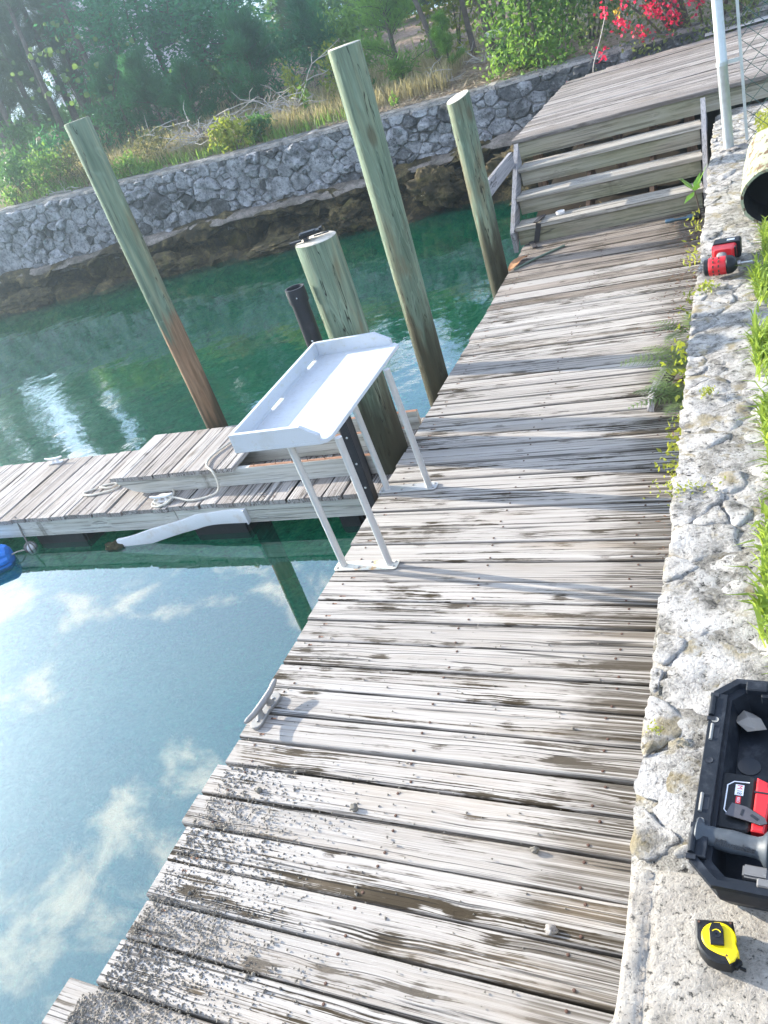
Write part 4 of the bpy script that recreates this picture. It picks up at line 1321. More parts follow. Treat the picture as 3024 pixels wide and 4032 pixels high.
for h, r in ((0.30, 0.05), (0.285, 0.085), (0.25, 0.105), (0.0, 0.112), (-0.30, 0.112), (-0.45, 0.105), (-0.50, 0.05)):
    rings.append([(h, r * (1 + (0.05 if (k % 3) else -0.08)) * math.cos(2 * math.pi * k / 27), r * (1 + (0.05 if (k % 3) else -0.08)) * math.sin(2 * math.pi * k / 27)) for k in range(27)])
MB().add(*loft(rings[::-1])).build('fender_body', M_blue, fn, smooth=25)
MB().tube([(0.30, 0, 0.0), (0.34, 0.01, 0.0), (0.38, 0.06, -0.03)], 0.006, 6).build('tether', M_rope, fn)

# ------------------------------------------------------------------ stairs and raised platform
st = thing('wooden_stairs', 'three wide wooden steps rising from the dock to the platform', 'stairs', (-1.35, 8.13, 0))
xL, xR = -2.215, -0.50
RIS = [8.14, 8.43, 8.72]
TZ = [0.185, 0.395, 0.60]
Lx = xR - xL
for i in range(3):
    v, f = plank_mesh(Lx - 0.004, 0.04, 0.135 if i else 0.145, 600 + i, 6, 0.001)
    o = MB().add(v, f).build('riser', M_step, st); o.location = ((xL + xR) / 2 + 1.35, RIS[i] - 8.13 + 0.02, TZ[i] - 0.041)
    for j in range(2):
        v, f = plank_mesh(Lx + (0.03 if j == 0 else 0), 0.120, 0.038, 620 + i * 2 + j, 6, 0.002)
        o = MB().add(v, f).build('tread', M_tread, st, smooth=30); o.location = ((xL + xR) / 2 + 1.35, RIS[i] - 8.13 + 0.038 + j * 0.126, TZ[i])


def slope_board(name, x0, x1, ya, za, yb, zb, h, m, parent, off):
    rings = [[(x1, ya, za - h / 2), (x1, yb, zb - h / 2), (x1, yb, zb + h / 2), (x1, ya, za + h / 2)], [(x0, ya, za - h / 2), (x0, yb, zb - h / 2), (x0, yb, zb + h / 2), (x0, ya, za + h / 2)]]
    v, f = loft([[(a - off[0], b_ - off[1], c_ - off[2]) for a, b_, c_ in r] for r in rings])
    f = [tuple(reversed(q)) for q in f]
    return MB().add(v, f).build(name, m, parent)


slope_board('stringer', -2.275, -2.232, 8.08, 0.055, 8.93, 0.70, 0.20, M_stringy, st, (-1.35, 8.13, 0))
slope_board('stringer', -0.482, -0.440, 8.05, 0.06, 8.93, 0.68, 0.20, M_stringy, st, (-1.35, 8.13, 0))
for xx in (-1.55, -0.95):
    slope_board('stair_carriage', xx - 0.02, xx + 0.02, 8.30, 0.0, 9.0, 0.42, 0.26, M_newwood, st, (-1.35, 8.13, 0))
o = MB().box((-0.93, 0.06, 0.70), (0.042, 1.1, 0.14), bev=0.003).build('side_brace', M_stringy, st)
pf = thing('raised_platform', 'raised brown grey plank platform above the wooden stairs', 'platform', (0.0, 10.6, 0.82))
y = 9.0
i = 0
while y < 12.35:
    W = random.uniform(0.132, 0.140)
    xl = -2.31 + random.uniform(-0.008, 0.008) + (y - 9) * 0.02 + (0.0 if y < 11.9 else (y - 11.9) * 1.6)
    v, f = plank_mesh(3.2 - xl, W, 0.038, 700 + i, 5, 0.003)
    o = MB().add(v, f).build('plank', M_plat, pf, smooth=30)
    o.location = ((3.2 + xl) / 2, y + W / 2 - 10.6, random.uniform(-0.005, 0.006))
    o.rotation_euler = (R(random.uniform(-1.2, 1.2)), 0, R(random.uniform(-0.1, 0.1)))
    y += W + random.uniform(0.006, 0.012); i += 1
v, f = plank_mesh(5.36, 0.04, 0.155, 790, 6, 0.001)
o = MB().add(v, f).build('fascia_board', M_step, pf); o.location = (3.1 - 2.68, 9.055 - 10.6, -0.040)
MB().box((-2.20, 0.1, -0.12), (0.04, 3.0, 0.15)).build('side_joist', M_stringy, pf)
for xx in (-1.5, -0.8, 0.0, 1.2):
    MB().box((xx, 0.1, -0.12), (0.04, 3.0, 0.15)).build('joist', M_newwood, pf)
for xx, yy in ((-2.12, 9.2), (-1.30, 9.25), (-0.62, 9.3), (-2.1, 11.6), (-1.2, 11.6)):
    MB().box((xx, yy - 10.6, -0.82 - 0.35), (0.09, 0.09, 1.9)).build('support_post', M_newwood, pf)
o = flatgrid('concrete_path', -0.55, 12.36, 4, 13.6, 20, 10, lambda x, y: 0.845 + 0.004 * fbm((x, y, 0), 4, 2), plain('white_concrete', (0.72, 0.70, 0.68), 0.9, 0, 10, 0.06, 0.2))
tag(o, 'sunlit white concrete strip beyond the platform', 'path', kind='structure')
# soil and litter under the stairs; shade of the gap put into the soil colour
o = flatgrid('soil', -2.2, 8.4, -0.4, 12.3, 30, 40, lambda x, y: -0.02 + 0.12 * min(1, (y - 8.4)) + 0.03 * fbm((x, y, 0), 4, 3), plain('shade_toned_soil', (0.035, 0.028, 0.02), 0.95, 0, 12, 0.5, 0.6, 0.1))
tag(o, 'soil with straw under the stairs, coloured dark for the shade', 'ground', kind='structure')
n = 700
P = np.stack([rng.uniform(-1.75, -0.65, n), 8.30 + rng.random(n) * 0.42, 0.02 + rng.random(n) * 0.05], 1)
D = unit(np.stack([rng.normal(size=n), rng.normal(size=n) * 0.5, rng.normal(size=n) * 0.15], 1))
V, F = leaf_quads(P, D, sides(D), rng.uniform(0.04, 0.12, n), 0.006)
tag(npmesh('straw_litter', V, F, plain('yellow_straw', (0.42, 0.33, 0.13), 0.9, 0, 12, 0.4, 0)), 'yellow straw litter behind the lowest step', 'straw', kind='stuff')

# objects around the foot of the stairs
o = thing('socket_tool', 'blue black socket extension tool lying against the lowest step', 'tool', (-0.66, 7.86, 0.03), R(-3))
b = MB().add(*lathe([(0.016, -0.15), (0.02, -0.14), (0.02, -0.08), (0.012, -0.07), (0.012, 0.03), (0.024, 0.04), (0.026, 0.075), (0.020, 0.085)], 12, 'x')).build('shaft', plain('blue_steel', (0.09, 0.15, 0.20), 0.4, 0.5, 30, 0.3, 0.1), o, smooth=40)
MB().add(*lathe([(0.022, 0.09), (0.03, 0.10), (0.03, 0.14), (0.018, 0.15)], 12, 'x')).build('socket', M_blackp, o, smooth=40)
o = MB().box((-2.02, 8.12, 0.09), (0.05, 0.012, 0.20), Matrix.Rotation(R(18), 3, 'Y')).box((-1.99, 8.20, 0.205), (0.05, 0.20, 0.010), Matrix.Rotation(R(-12), 3, 'Z')).box((-2.06, 8.02, 0.02), (0.045, 0.22, 0.012), Matrix.Rotation(R(22), 3, 'Z')).build('strap', M_strap)
tag(o, 'black strap draped over the left end of the lowest step', 'strap')
V = []; n = 9
b = MB()
rings = []
for i in range(n):
    t = i / (n - 1); w_ = 0.05 * math.sin(math.pi * min(1, t * 0.95 + 0.05)) ** 0.7 + 0.004
    rings.append([(-w_, t * 0.34, 0.03 * math.sin(t * 3) + 0.012), (0, t * 0.34, 0.03 * math.sin(t * 3)), (w_, t * 0.34, 0.03 * math.sin(t * 3) + 0.016)])
vv = [p for r in rings for p in r]
ff = [(i * 3 + k, i * 3 + k + 1, i * 3 + k + 4, i * 3 + k + 3) for i in range(n - 1) for k in range(2)]
o = MB().add(vv, ff, 0, Matrix.Translation((-2.16, 7.38, 0.008)) @ Matrix.Rotation(R(-18), 4, 'Z')).build('dry_leaf', M_brownleaf, smooth=60)
tag(o, 'curled brown dry leaf on the dock corner beside the short piling', 'leaf')
o = MB().tube([(-2.12, 7.40, 0.012), (-1.95, 7.60, 0.014), (-1.72, 7.82, 0.012)], 0.011, 8).build('rod', M_rod, smooth=60)
tag(o, 'thin green rod lying on the dock below the lowest step', 'rod')
o = MB().add(*lathe([(0.055, 0), (0.058, 0.012), (0.058, 0.030), (0.050, 0.030), (0.050, 0.004)], 20)).build('ring', M_vinyl, smooth=40)
o.location = (-1.80, 8.28, 0.187); o.scale = (0.75, 0.75, 0.9); tag(o, 'small pale ring lying on the lowest step', 'ring')

# wood offcut leaning by the wall
o = MB().add(*loft([[(-0.02, -0.30, 0.0), (0.02, -0.30, 0.0), (0.02, -0.30, 0.13), (-0.02, -0.28, 0.13)], [(-0.02, -0.1, 0.0), (0.02, -0.1, 0.0), (0.02, -0.1, 0.15), (-0.02, -0.1, 0.15)],
                    [(-0.02, 0.3, 0.05), (0.02, 0.3, 0.05), (0.02, 0.3, 0.12), (-0.02, 0.3, 0.12)]][::-1])).build('wood_offcut', M_stringy)
o.location = (-0.59, 4.70, 0.0); o.rotation_euler = (0, R(8), R(-14))
tag(o, 'weathered wedge shaped wood offcut propped on edge among the ferns', 'wood offcut')

# ------------------------------------------------------------------ chain link fence
fe = thing('chain_link_fence', 'chain link fence with galvanised end post and green wire on the sea wall', 'fence', (-0.23, 7.52, WT))
pr = [(0.039, -0.05), (0.039, 0.62), (0.041, 0.625), (0.041, 0.655), (0.039, 0.66), (0.039, 1.95)]
MB().add(*lathe(pr, 18)).build('end_post', M_galv, fe, smooth=35)
MB().box((0.135, -0.012, 0.98), (0.022, 0.006, 1.86)).build('tension_bar', M_galv, fe)
b = MB()
for z in (0.64, 1.3, 1.75):
    b.box((0.083, 0.0, z), (0.09, 0.012, 0.028)).add(*lathe([(0.044, z - 0.014), (0.044, z + 0.014)], 16)).box((0.10, 0.012, z), (0.02, 0.02, 0.02))
b.build('band_clamp', M_galv, fe)
b = MB()
dx, dz, nz = 0.062, 0.062, 30
nxw = 26
for i in range(nxw):
    pts = []
    for j in range(nz):
        xx = 0.135 + i * dx + (dx if ((j + i) % 2) else 0)
        pts.append((xx, 0.004 * (1 if (j % 2) else -1), 0.03 + j * dz))
    b.tube(pts, 0.0034, 5, False)
b.build('wire_mesh', plain('green_wire', (0.018, 0.075, 0.055), 0.4, 0, 40, 0.15, 0.02), fe)
boulder('post_footing', (0.02, 0, 0.0), (0.13, 0.09, 0.03), M_cope, 2.2, fe)

# ------------------------------------------------------------------ hollow log
lg = thing('hollow_log', 'flaking pale green timber log with a black hollow end lying on the wall', 'log', (0.035, 5.50, WT + 0.165), R(-2))
rings = []
for yy, s in ((0, 1.0), (0.25, 1.0), (0.55, 1.01), (0.85, 0.98), (1.05, 0.97)):
    ring = []
    for k in range(26):
        a = -2 * math.pi * k / 26
        rr = 0.165 * s * (1 + 0.05 * mnoise.noise(Vector((math.cos(a) * 2, math.sin(a) * 2, yy * 2))))
        ring.append((rr * math.cos(a), yy, rr * math.sin(a)))
    rings.append(ring)
inn = [(p[0] * 0.90, 0.0, p[2] * 0.90) for p in rings[0]]
MB().add(*loft([inn] + rings, cap0=False)).build('bark_shell', M_logm, lg, smooth=50)
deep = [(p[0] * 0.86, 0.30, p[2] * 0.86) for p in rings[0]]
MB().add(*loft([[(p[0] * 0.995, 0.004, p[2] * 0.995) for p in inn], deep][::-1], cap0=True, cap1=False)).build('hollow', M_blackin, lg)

# ------------------------------------------------------------------ impact driver
dr = thing('cordless_driver', 'red and black cordless driver lying on its side on the sea wall', 'power tool', (-0.235, 4.75, WT + 0.02), R(-4))
dr.scale = (1.15, 1.25, 1.15)
prof = [(0.030, -0.075), (0.038, -0.070), (0.040, -0.052)]
MB().add(*lathe(prof, 18, 'x'), 0, Matrix.Translation((0, 0, 0.045))).build('rear_cap', M_blackp, dr, smooth=40)
rb = MB().add(*lathe([(0.040, -0.0515), (0.043, -0.045), (0.043, 0.02), (0.041, 0.026)], 18, 'x'), 0, Matrix.Translation((0, 0, 0.045))).build('motor_housing', M_redp, dr, smooth=40)
b = MB()
for xx in (-0.03, -0.005):
    for a in (-40, -10, 20, 50, 80):
        b.box((xx, -0.0435 * math.sin(R(90 - a)), 0.045 + 0.0435 * math.cos(R(90 - a))), (0.007, 0.012, 0.003), Matrix.Rotation(R(90 - a), 3, 'X'))
b.build('vent', M_nail, rb)
MB().add(*lathe([(0.0405, 0.0265), (0.043, 0.03), (0.041, 0.05), (0.030, 0.066), (0.020, 0.074)], 18, 'x'), 0, Matrix.Translation((0, 0, 0.045))).build('nose_cone', M_greyp if False else M_blackp, dr, smooth=40)
MB().add(*lathe([(0.011, 0.0745), (0.011, 0.088)], 10, 'x'), 0, Matrix.Translation((0, 0, 0.045))).build('collet', M_screw, dr, smooth=40)
MB().add(*lathe([(0.0035, 0.0885), (0.0035, 0.135), (0.002, 0.14)], 8, 'x'), 0, Matrix.Translation((0, 0, 0.045))).build('bit', M_galv, dr, smooth=40)
b = MB().add(*loft([[(x_ + 0.0, y_, z_) for x_, z_ in roundrect(-0.028, 0.02, 0.018, 0.07, 0.016, 3)] for y_ in (0.032, 0.07, 0.12)][::-1]))
b.build('handle', M_greyp, dr, smooth=50)
rb = MB().add(*loft([[(x_, y_, z_) for x_, z_ in roundrect(-0.045 - k, 0.008, 0.045 + k, 0.082, 0.012, 3)] for y_, k in ((0.105, -0.006), (0.125, 0.006), (0.175, 0.012))][::-1])).build('foot_housing', M_redp, dr, smooth=40)
b = MB().add(*loft([[(x_, y_, z_) for x_, z_ in roundrect(-0.052, 0.004, 0.075, 0.088, 0.012, 3)] for y_ in (0.1755, 0.235)][::-1])).build('battery_pack', M_blackp, dr, smooth=40)
MB().box((0.03, 0.205, 0.0885), (0.035, 0.018, 0.002)).build('sticker', M_label_w, dr)
MB().box((0.052, 0.14, 0.05), (0.012, 0.03, 0.05)).build('side_plate', M_blackp, dr)

# ------------------------------------------------------------------ tape measure
tp = thing('tape_measure', 'yellow and black tape measure lying on the concrete slab', 'tape measure', (-0.172, 0.963, WT + 0.013), R(5))
poly = [(-0.040, 0.042), (-0.042, 0.0), (-0.036, -0.02), (-0.022, -0.038), (-0.004, -0.046), (0.022, -0.048), (0.034, -0.036), (0.038, -0.02), (0.036, 0.010), (0.033, 0.042)]
poly = poly if False else poly[::1]
ccw = sum(poly[i][0] * poly[(i + 1) % len(poly)][1] - poly[(i + 1) % len(poly)][0] * poly[i][1] for i in range(len(poly)))
if ccw < 0: poly = poly[::-1]
MB().add(*prism(poly, 0.0, 0.037, 0.004)).build('rubber_body', M_blackp, tp, smooth=35)
pe = [(0.0035 + 0.0335 * math.cos(R(a)) * (1.0), 0.004 + 0.032 * math.sin(R(a))) for a in range(-20, 265, 15)]
pe += [(0.0, -0.030), (0.014, -0.034), (0.020, -0.047), (0.030, -0.040), (0.039, -0.024)]
MB().add(*prism(pe, 0.004, 0.0405, 0.0025)).build('yellow_face', M_yellow, tp, smooth=35)
MB().box((0.0335, -0.036, 0.016), (0.018, 0.012, 0.014), Matrix.Rotation(R(50), 3, 'Z'), 0.001).build('tape_mouth', M_blackp, tp)
MB().box((0.043, -0.042, 0.010), (0.012, 0.003, 0.010), Matrix.Rotation(R(-20), 3, 'Z')).build('hook', M_blackp, tp)
clp = MB().add(*prism([(-0.013, -0.016), (0.013, -0.016), (0.0135, 0.016), (0.008, 0.030), (-0.008, 0.030), (-0.0135, 0.016)], 0.042, 0.0475, 0.001)).build('belt_clip', M_blackp, tp)
MB().add(*lathe([(0.0085, 0.0476), (0.0085, 0.0482), (0.0065, 0.0478), (0.002, 0.0476)], 16), 0, Matrix.Translation((0, 0.006, 0))).build('clip_dimple', M_case, clp, smooth=30)
MB().tube([(0.0085 * math.cos(R(a)), 0.006 + 0.0085 * math.sin(R(a)), 0.0482) for a in range(20, 160, 14)], 0.0011, 5).build('dimple_edge', M_yellow, clp)
b = MB()
for xx, yy in ((-0.033, 0.035), (0.028, 0.036), (0.0155, -0.0335)):
    b.add(*lathe([(0.0026, 0.0372 if yy > 0 else 0.0406), (0.0026, 0.0378 if yy > 0 else 0.0411)], 8), 0, Matrix.Translation((xx, yy, 0)))
b.build('screw', M_nail, tp)

# ------------------------------------------------------------------ open tool case
cs = thing('tool_case', 'open black hard plastic tool case half out of view on the wall', 'tool case', (0.0, 1.32, WT + 0.012), R(-4.6))
CX0, CX1, CY0, CY1, CD = -0.208, 0.23, -0.295, 0.292, 0.105


def oct_(x0, y0, x1, y1, c):
    return [(x0 + c, y0), (x1 - c, y0), (x1, y0 + c), (x1, y1 - c), (x1 - c, y1), (x0 + c, y1), (x0, y1 - c), (x0, y0 + c)]


rings = [[(px, py, 0.0) for px, py in oct_(CX0 + 0.03, CY0 + 0.03, CX1 - 0.03, CY1 - 0.03, 0.05)],
         [(px, py, 0.04) for px, py in oct_(CX0 + 0.012, CY0 + 0.012, CX1 - 0.012, CY1 - 0.012, 0.05)],
         [(px, py, CD - 0.012) for px, py in oct_(CX0 + 0.006, CY0 + 0.006, CX1 - 0.006, CY1 - 0.006, 0.05)],
         [(px, py, CD - 0.010) for px, py in oct_(CX0, CY0, CX1, CY1, 0.05)],
         [(px, py, CD) for px, py in oct_(CX0 + 0.001, CY0 + 0.001, CX1 - 0.001, CY1 - 0.001, 0.05)],
         [(px, py, CD) for px, py in oct_(CX0 + 0.014, CY0 + 0.016, CX1 - 0.014, CY1 - 0.016, 0.046)],
         [(px, py, CD - 0.012) for px, py in oct_(CX0 + 0.019, CY0 + 0.020, CX1 - 0.019, CY1 - 0.020, 0.044)],
         [(px, py, CD - 0.014) for px, py in oct_(CX0 + 0.044, CY0 + 0.034, CX1 - 0.04, CY1 - 0.034, 0.030)],
         [(px, py, 0.02) for px, py in oct_(CX0 + 0.062, CY0 + 0.05, CX1 - 0.058, CY1 - 0.05, 0.025)]]
MB().add(*loft(rings)).build('case_shell', M_case, cs)
# hinge side flange with barrels, pins and holes
fl = MB().add(*prism([(CX0 - 0.002, CY0 + 0.06), (CX0 + 0.034, CY0 + 0.06), (CX0 + 0.036, CY1 - 0.06), (CX0 - 0.002, CY1 - 0.06)], CD - 0.008, CD + 0.003, 0.0015)).build('hinge_flange', M_case, cs)
for yy in (CY1 - 0.105, CY0 + 0.095):
    MB().tube([(CX0 + 0.004, yy - 0.03, CD + 0.004), (CX0 + 0.004, yy + 0.03, CD + 0.004)], 0.0075, 10).build('hinge_barrel', M_case, fl, smooth=40)
    for s_ in (-1, 1):
        MB().box((CX0 + 0.005, yy + s_ * 0.039, CD + 0.002), (0.019, 0.012, 0.006)).build('hinge_notch', M_emboss, fl)
for yy in (0.105, -0.10):
    MB().tube([(CX0 + 0.010, yy - 0.024, CD + 0.005), (CX0 + 0.010, yy + 0.024, CD + 0.005)], 0.004, 8).build('hinge_pin', M_greyp, fl, smooth=40)
    MB().box((CX0 + 0.021, yy, CD + 0.0022), (0.013, 0.032, 0.003), bev=0.001).build('hinge_slot', M_emboss, fl)
for yy in (0.145, -0.148, 0.02):
    MB().add(*lathe([(0.0085, CD + 0.003), (0.0085, CD + 0.0045), (0.0065, CD + 0.0036)], 14), 0, Matrix.Translation((CX0 + 0.014, yy, 0))).build('flange_hole', M_greyp if yy != 0.02 else M_emboss, fl, smooth=30)
# moulded floor details
b = MB().box((CX0 + 0.175, 0.10, 0.036), (0.05, 0.20, 0.030), bev=0.004).box((CX0 + 0.13, 0.02, 0.028), (0.05, 0.014, 0.014), bev=0.002).box((CX0 + 0.145, 0.12, 0.026), (0.008, 0.10, 0.012), bev=0.002)
b.box((CX0 + 0.24, 0.10, 0.05), (0.07, 0.30, 0.06), bev=0.006)
b.build('moulded_block', plain('scuffed_case_plastic', (0.11, 0.115, 0.12), 0.5, 0, 30, 0.3, 0.1, 0.5, (0.3, 0.3, 0.31), 0.5), cs)
MB().add(*lathe([(0.026, 0.0205), (0.026, 0.0225), (0.022, 0.0215), (0.001, 0.021)], 20), 0, Matrix.Translation((CX0 + 0.09, 0.085, 0))).build('round_recess', M_emboss, cs, smooth=30)
b = MB().box((CX0 + 0.13, CY0 + 0.060, CD - 0.03), (0.05, 0.03, 0.03), bev=0.004).box((CX0 + 0.15, CY0 + 0.032, CD - 0.012), (0.03, 0.02, 0.014), bev=0.003)
b.build('latch_block', plain('scuffed_latch', (0.13, 0.13, 0.13), 0.6, 0, 40, 0.2, 0.1, 0.4), cs)
b = MB().box((CX0 + 0.10, CY1 - 0.025, CD - 0.004), (0.05, 0.03, 0.02), bev=0.003).box((CX0 + 0.15, CY1 - 0.04, CD - 0.02), (0.08, 0.02, 0.03), bev=0.003)
b.build('latch_block', M_case, cs)

# paper scraps in the case
o = MB().add(*loft([[(-0.025, 0.015, 0.0), (0.0, 0.03, 0.008), (0.02, 0.02, 0.002)], [(-0.03, -0.005, 0.012), (-0.002, 0.0, 0.02), (0.03, -0.002, 0.01)], [(-0.012, -0.03, 0.004), (0.01, -0.035, 0.012), (0.035, -0.03, 0.002)]], False, False)).build('paper_scrap', M_paper)
o.location = (-0.112, 1.535, WT + 0.055); o.rotation_euler = (R(8), R(6), R(20))
tag(o, 'crumpled grey paper scrap lying inside the open tool case', 'paper')

# cordless drill foot with battery inside the case
bt = thing('cordless_drill', 'red and black cordless drill with belt hook lying inside the open tool case', 'power tool', (-0.118, 1.268, WT + 0.055), R(-6))
bt.scale = (1.3, 1.2, 1.1)
bz = 0.035
MB().add(*prism(roundrect(-0.066, -0.066, -0.036, 0.066, 0.012), 0.0, bz + 0.001, 0.004)).build('rubber_bumper', plain('scuffed_bumper', (0.34, 0.32, 0.28), 0.75, 0, 40, 0.25, 0.1, 0.3, (0.5, 0.33, 0.22), 0.35), bt, smooth=40)
bp_ = MB().add(*prism(roundrect(-0.045, -0.066, 0.015, 0.064, 0.014), 0.0, bz, 0.004)).build('battery_pack', M_blackp, bt, smooth=40)
MB().tube([(0.005, 0.044, bz + 0.0005), (-0.020, 0.042, bz + 0.0005), (-0.030, 0.032, bz + 0.0005), (-0.030, -0.025, bz + 0.0005), (-0.022, -0.034, bz + 0.0005)], 0.0013, 5).build('trim_line', M_label_w, bp_)
MB().box((-0.010, 0.024, bz + 0.0004), (0.014, 0.024, 0.0012)).build('label', M_label_w, bp_)
MB().box((-0.010, 0.001, bz + 0.0004), (0.008, 0.016, 0.0012)).build('label', M_label_r, bp_)
Mt = Matrix.Translation((-0.010, 0.030, bz + 0.0012)) @ Matrix.Rotation(R(-90), 4, 'Z')
text_mesh('lettering', 'M', 0.013, M_label_r, bp_, Mt)
text_mesh('lettering', '18', 0.011, M_label_g, bp_, Matrix.Translation((-0.010, 0.0185, bz + 0.0012)) @ Matrix.Rotation(R(-90), 4, 'Z'))
text_mesh('lettering', 'RED', 0.0065, M_label_w, bp_, Matrix.Translation((-0.010, 0.001, bz + 0.0012)) @ Matrix.Rotation(R(-90), 4, 'Z'))
rh = MB().add(*prism([(0.016, -0.062), (0.036, -0.062), (0.040, 0.02), (0.034, 0.05), (0.016, 0.058)], 0.004, bz + 0.004, 0.003)).build('red_housing', M_redp, bt, smooth=30)
MB().add(*prism([(0.040, -0.03), (0.058, -0.02), (0.060, 0.012), (0.041, 0.022)], 0.002, bz - 0.004, 0.004)).build('release_button', M_redp, rh, smooth=30)
MB().box((0.026, 0.023, bz + 0.0035), (0.024, 0.004, 0.003)).build('seam', M_emboss, rh)
hk = MB().add(*prism([(-0.026, -0.040), (-0.018, -0.012), (0.006, -0.016), (0.036, -0.034), (0.040, -0.044), (0.030, -0.050), (0.006, -0.045)][::-1], bz + 0.006, bz + 0.0085)).build('belt_hook', plain('smoked_steel', (0.10, 0.095, 0.10), 0.35, 0.5, 40, 0.2, 0.05), bt)
MB().box((0.020, -0.036, bz + 0.0088), (0.014, 0.005, 0.0008), Matrix.Rotation(R(-35), 3, 'Z')).build('hook_slot', M_emboss, hk)
MB().box((0.0, -0.030, bz + 0.0088), (0.004, 0.014, 0.0008), Matrix.Rotation(R(-8), 3, 'Z')).build('hook_slot', M_emboss, hk)

# side handle with embossed lettering
hd = thing('side_handle', 'black side handle with flared ends lying across the near end of the tool case', 'tool handle', (-0.142, 1.156, WT + 0.102), R(-9))
hd.scale = (1.0, 1.15, 1.15)
prof = [(0.029, -0.072), (0.031, -0.069), (0.027, -0.063), (0.020, -0.055), (0.0195, -0.03), (0.0215, 0.0), (0.0195, 0.03), (0.0195, 0.05), (0.023, 0.06), (0.033, 0.068), (0.034, 0.074)]
MB().add(*lathe(prof, 26, 'x')).build('grip', plain('grip_rubber', (0.045, 0.055, 0.065), 0.55, 0, 60, 0.2, 0.08, 0.5, (0.10, 0.11, 0.12), 0.4), hd, smooth=50)
Ml = Matrix.Rotation(R(52), 4, 'X') @ Matrix.Translation((0.008, 0, 0.0213))
text_mesh('lettering', 'Milwaukee', 0.019, M_emboss, hd, Ml, 0.0012, 0.25)

# ------------------------------------------------------------------ vegetation builders
def grass_patch(n, px, py, zfun, hmin, hmax, width, lean=0.5, r=rng):
    """bent blades: two quads each."""
    h = r.uniform(hmin, hmax, n); an = r.random(n) * 6.283
    d = np.stack([np.cos(an), np.sin(an)], 1); ln = r.uniform(0.2, 1.0, n) * lean
    z0 = np.array([zfun(a, b_) for a, b_ in zip(px, py)])
    s = np.stack([-d[:, 1], d[:, 0]], 1)
    w_ = width * r.uniform(0.6, 1.3, n)
    V = np.zeros((n, 5, 3))
    base = np.stack([px, py], 1)
    mid = base + d * (h * ln * 0.35)[:, None]; tip = base + d * (h * ln)[:, None]
    V[:, 0, :2] = base - s * (w_ * 0.5)[:, None]; V[:, 1, :2] = base + s * (w_ * 0.5)[:, None]
    V[:, 2, :2] = mid + s * (w_ * 0.45)[:, None]; V[:, 3, :2] = mid - s * (w_ * 0.45)[:, None]; V[:, 4, :2] = tip
    V[:, 0, 2] = V[:, 1, 2] = z0; V[:, 2, 2] = V[:, 3, 2] = z0 + h * 0.6; V[:, 4, 2] = z0 + h * np.clip(1.05 - 0.45 * ln, 0.3, 1)
    I = np.arange(n)[:, None] * 5
    F = np.concatenate([I + np.array([[0, 1, 2]]), I + np.array([[0, 2, 3]]), I + np.array([[3, 2, 4]])])
    return V.reshape(-1, 3), F


def leafy(name, label, cat, loc, rx, ry, h, nclump, nleaf, L, W, m, group=None, stems=6, up=0.3, seed=0, clump_r=0.3, z0=0.0, stem_m=None, droop=0.0, shape='dome'):
    r = np.random.default_rng(seed + 50)
    t = thing(name, label, cat, loc, group=group)
    th = r.random(nclump) * 6.283; rad = np.sqrt(r.random(nclump))
    zz1 = z0 + (h - z0) * r.random(nclump) ** 0.8
    prof_ = np.sqrt(np.clip(1 - ((zz1 - z0) / max(h - z0, 1e-6)) ** 2.2, 0.05, 1)) if shape == 'dome' else np.ones(nclump)
    C = np.stack([rx * rad * prof_ * np.cos(th), ry * rad * prof_ * np.sin(th), zz1], 1)
    idx = r.integers(0, nclump, nleaf)
    off = r.normal(size=(nleaf, 3)) * clump_r * np.array([rx, ry, h * 0.6]) * 0.5
    P = C[idx] + off
    P[:, 2] = np.maximum(P[:, 2], 0.01)
    D = rdirs(nleaf, up, r)
    D[:, 2] -= droop; D = unit(D)
    V, F = leaf_quads(P, D, sides(D, r), L * r.uniform(0.6, 1.25, nleaf), W * r.uniform(0.7, 1.2, nleaf))
    npmesh('foliage', V, F, m, t)
    b = MB()
    for k in range(stems):
        c = C[r.integers(0, nclump)]
        b.tube([(c[0] * 0.08, c[1] * 0.08, -0.05), (c[0] * 0.5 + r.normal() * 0.03, c[1] * 0.5, c[2] * 0.5), tuple(c)], [0.016 * h ** 0.5, 0.010 * h ** 0.5, 0.004], 5)
    if stems: b.build('stem', stem_m or M_bark, t, smooth=60)
    return t


